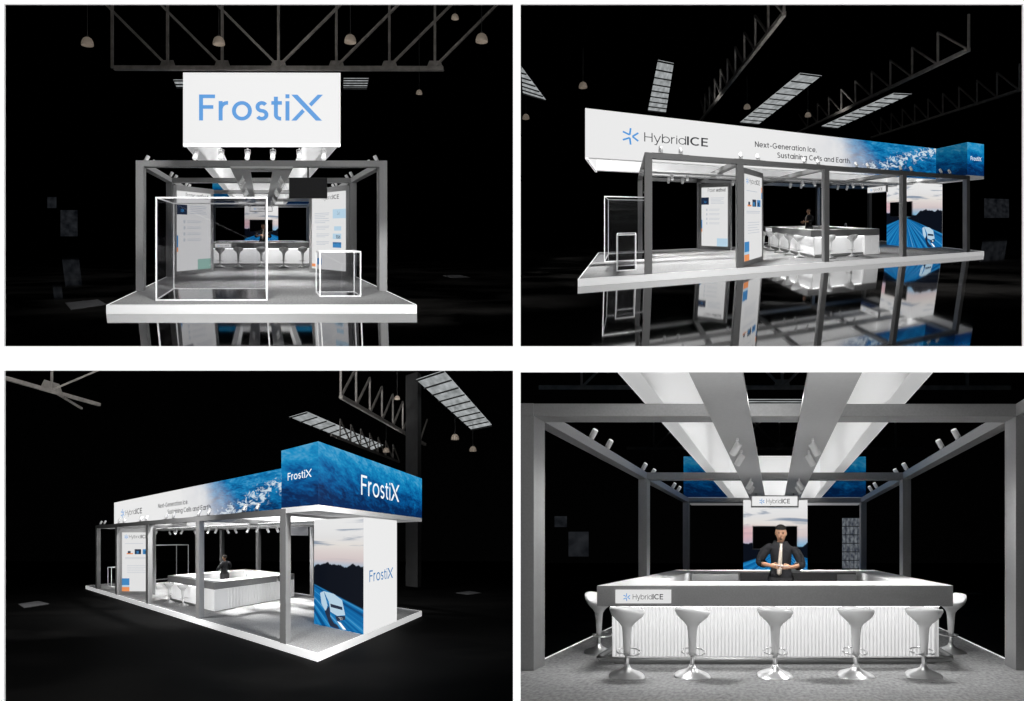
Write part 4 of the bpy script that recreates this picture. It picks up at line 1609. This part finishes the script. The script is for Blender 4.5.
    # lower left
    skylight(b3, 9, [(-7.5, 12.9, 10), (-7.5, 14.1, 10), (-17.5, 14.1, 10), (-17.5, 12.9, 10)], 9)
    skylight(b3, 10, [(-6.9, 5.6, 10), (-7.0, 6.9, 10), (-16.9, 7.0, 10), (-17.6, 5.67, 10)], 10)
    q = [-3.6 - j * 1.3 for j in range(9)]
    mem = []
    for j in range(8):
        mem.append(((q[j], 11.25, 8.5), (q[j], 11.25, 10.2)))
        mem.append(((q[j], 11.25, 8.5), (q[j + 1], 11.25, 10.2)))
    truss(b3, 'roof_truss', 'dark steel roof truss running away beside the column in the lower-left view', ((-3.6, 11.25, 8.5), (-13.6, 11.25, 8.5)), mem, [], .08)
    q = [-9.5 - j * 1.3 for j in range(8)]
    mem = []
    for j in range(7):
        mem.append(((q[j], 7.6, 8.8), (q[j], 7.6, 10.)))
        mem.append(((q[j], 7.6, 10.), (q[j + 1], 7.6, 8.8)))
    truss(b3, 'roof_truss', 'dark lattice roof truss just above the blue box in the lower-left view', ((-8.5, 7.6, 8.8), (-18.5, 7.6, 8.8)), mem, [], .07)
    truss(b3, 'roof_truss', 'pale corner of a steel roof truss at the top left of the lower-left view', ((7.2, 3.25, 8.5), (3.4, 3.16, 8.5)),
          [((5.27, 3.22, 8.5), (5.27, 3.22, 10.3)), ((5.2, 3.22, 8.6), (3.6, 4.6, 9.6)), ((5.2, 3.22, 8.5), (3.9, 2.4, 8.4))], [(5.27, 3.22, 8.5)], .07)
    for (u, v, h, s_, lab) in ((-11.05, 13.62, 7.75, .75, 'beige pendant lamp just right of the column in the lower-left view'), (-14.4, 13.7, 7.75, .75, 'beige pendant lamp under the right skylight in the lower-left view'),
                               (-10.9, 9.93, 7.75, .7, 'dim beige pendant lamp above the right edge of the blue box'), (-4.2, 13.4, 7.9, .4, 'small dim pendant lamp over the truss left of the column in the lower-left view')):
        pendant(b3, u, v, h, s_, lab, 1.8)
    mb = MB(b3)
    mb.box(-9.35, -8.85, 11.9, 12.5, 0, 11)
    o = mb.build('hall_column', M['hall_col'], base=pt(b3, -9.1, 12.2, FLOOR_H))
    tag(o, 'tall dark steel column behind the blue header box in the lower-left view', 'column')
    truss_fill(b3, -8, 10., 7.6, 500)
    truss_fill(b3, 5.5, 5., 7.0, 200)
    # lower right: trusses seen between the planks, lit windows far behind
    for vv, hz, lab in ((18.2, 9., 'steel roof truss crossing the gap between the ceiling planks, nearer one'), (27.2, 9., 'steel roof truss crossing the gap between the ceiling planks, farther one')):
        mem = [((u, vv, hz), (u, vv, hz + 2.4)) for u in (-9, -6, -3, .35, 3.2, 6, 9)] + [((u, vv, hz), (u + d * 2.3, vv, hz + 2.3)) for u, d in ((-9, 1), (-6, 1), (-3, 1), (.35, -1), (.35, 1), (3.2, 1), (6, 1))]
        truss(b4, 'roof_truss', lab, ((-11, vv, hz), (11, vv, hz)), mem, [(.35, vv, hz), (6, vv, hz)], .10)
    skylight(b4, 11, [(-2.2, 21.5, 10), (2.2, 21.5, 10), (2.4, 23.0, 10), (-2.4, 23.0, 10)], 5)
    mb = MB(b4)
    mb.quad([(4.35, 24, .2), (5.9, 24, .2), (5.9, 24, 3.5), (4.35, 24, 3.5)], [(0, 0), (3, 0), (3, 6), (0, 6)])
    tag(mb.build('window_13', M['near_window'], recalc=False), kind='structure')
    mb = MB(b4)
    mb.quad([(-14.2, 24, 2.9), (-13.4, 24, 2.9), (-13.4, 24, 3.6), (-14.2, 24, 3.6)], [(7, 0), (8, 0), (8, 1), (7, 1)])
    mb.quad([(-13.3, 24, 1.0), (-12.0, 24, 1.0), (-12.0, 24, 2.6), (-13.3, 24, 2.6)], [(9, 0), (10, 0), (10, 1.5), (9, 1.5)])
    tag(mb.build('window_12', M['far_window'], recalc=False), kind='structure')
    truss_fill(b4, .3, 16.6, 8.2, 260)
    truss_fill(b4, .3, 25.5, 8.2, 260)


BAYS[0]['spot'], BAYS[1]['spot'], BAYS[2]['spot'], BAYS[3]['spot'] = 230, 300, 500, 430
halls()
fill_light(BAYS[0], -.5, -1.8, 5.1, (0, 5, 1), 2900, 90)  # unseen fill spots added to brighten frames, carpet and bar
fill_light(BAYS[0], 3.9, -1.3, 2.5, (0, 6, 1), 1900, 120)
fill_light(BAYS[0], 0, 5, 9., (0, 6, 0), 1300, 120)
fill_light(BAYS[1], 8.5, 8.3, 3.6, (1.5, 6, 1), 1700, 130)
fill_light(BAYS[1], 2.5, 3, 9, (2, 4, 0), 5000, 120)
fill_light(BAYS[2], 3.3, 17.2, 5.0, (1.0, 9, 1), 11000, 100)
fill_light(BAYS[2], 7.5, 14.5, 3.5, (1.0, 9, 1), 4500, 130)
fill_light(BAYS[2], 8.2, 8., 3.4, (1.0, 5, 1), 2500, 130)
fill_light(BAYS[2], 0, 9, 9, (0, 9, 0), 9000, 120)
fill_light(BAYS[3], 0, 9.3, 6.5, (0, 9, 0), 900, 120)
fill_light(BAYS[3], -1.7, 6.98, 2.9, (-1.5, 6.7, 0), 170, 160, .25)
fill_light(BAYS[3], 1.7, 6.98, 2.9, (1.5, 6.7, 0), 170, 160, .25)
fill_light(BAYS[3], 0, 6.3, 3.1, (0, 8, .6), 110, 150, .3)
fill_light(BAYS[3], -1.2, 8.9, .4, (-.5, 8.9, 3), 55, 140, .2, 'plank_fill_spot')  # added inside the bar, out of sight, to brighten the ceiling planks
fill_light(BAYS[3], 1.2, 8.9, .4, (.5, 8.9, 3), 55, 140, .2, 'plank_fill_spot')
for b in BAYS:
    stand(b)
for o in S.objects:
    if 'base_pt' in o:
        del o['base_pt']
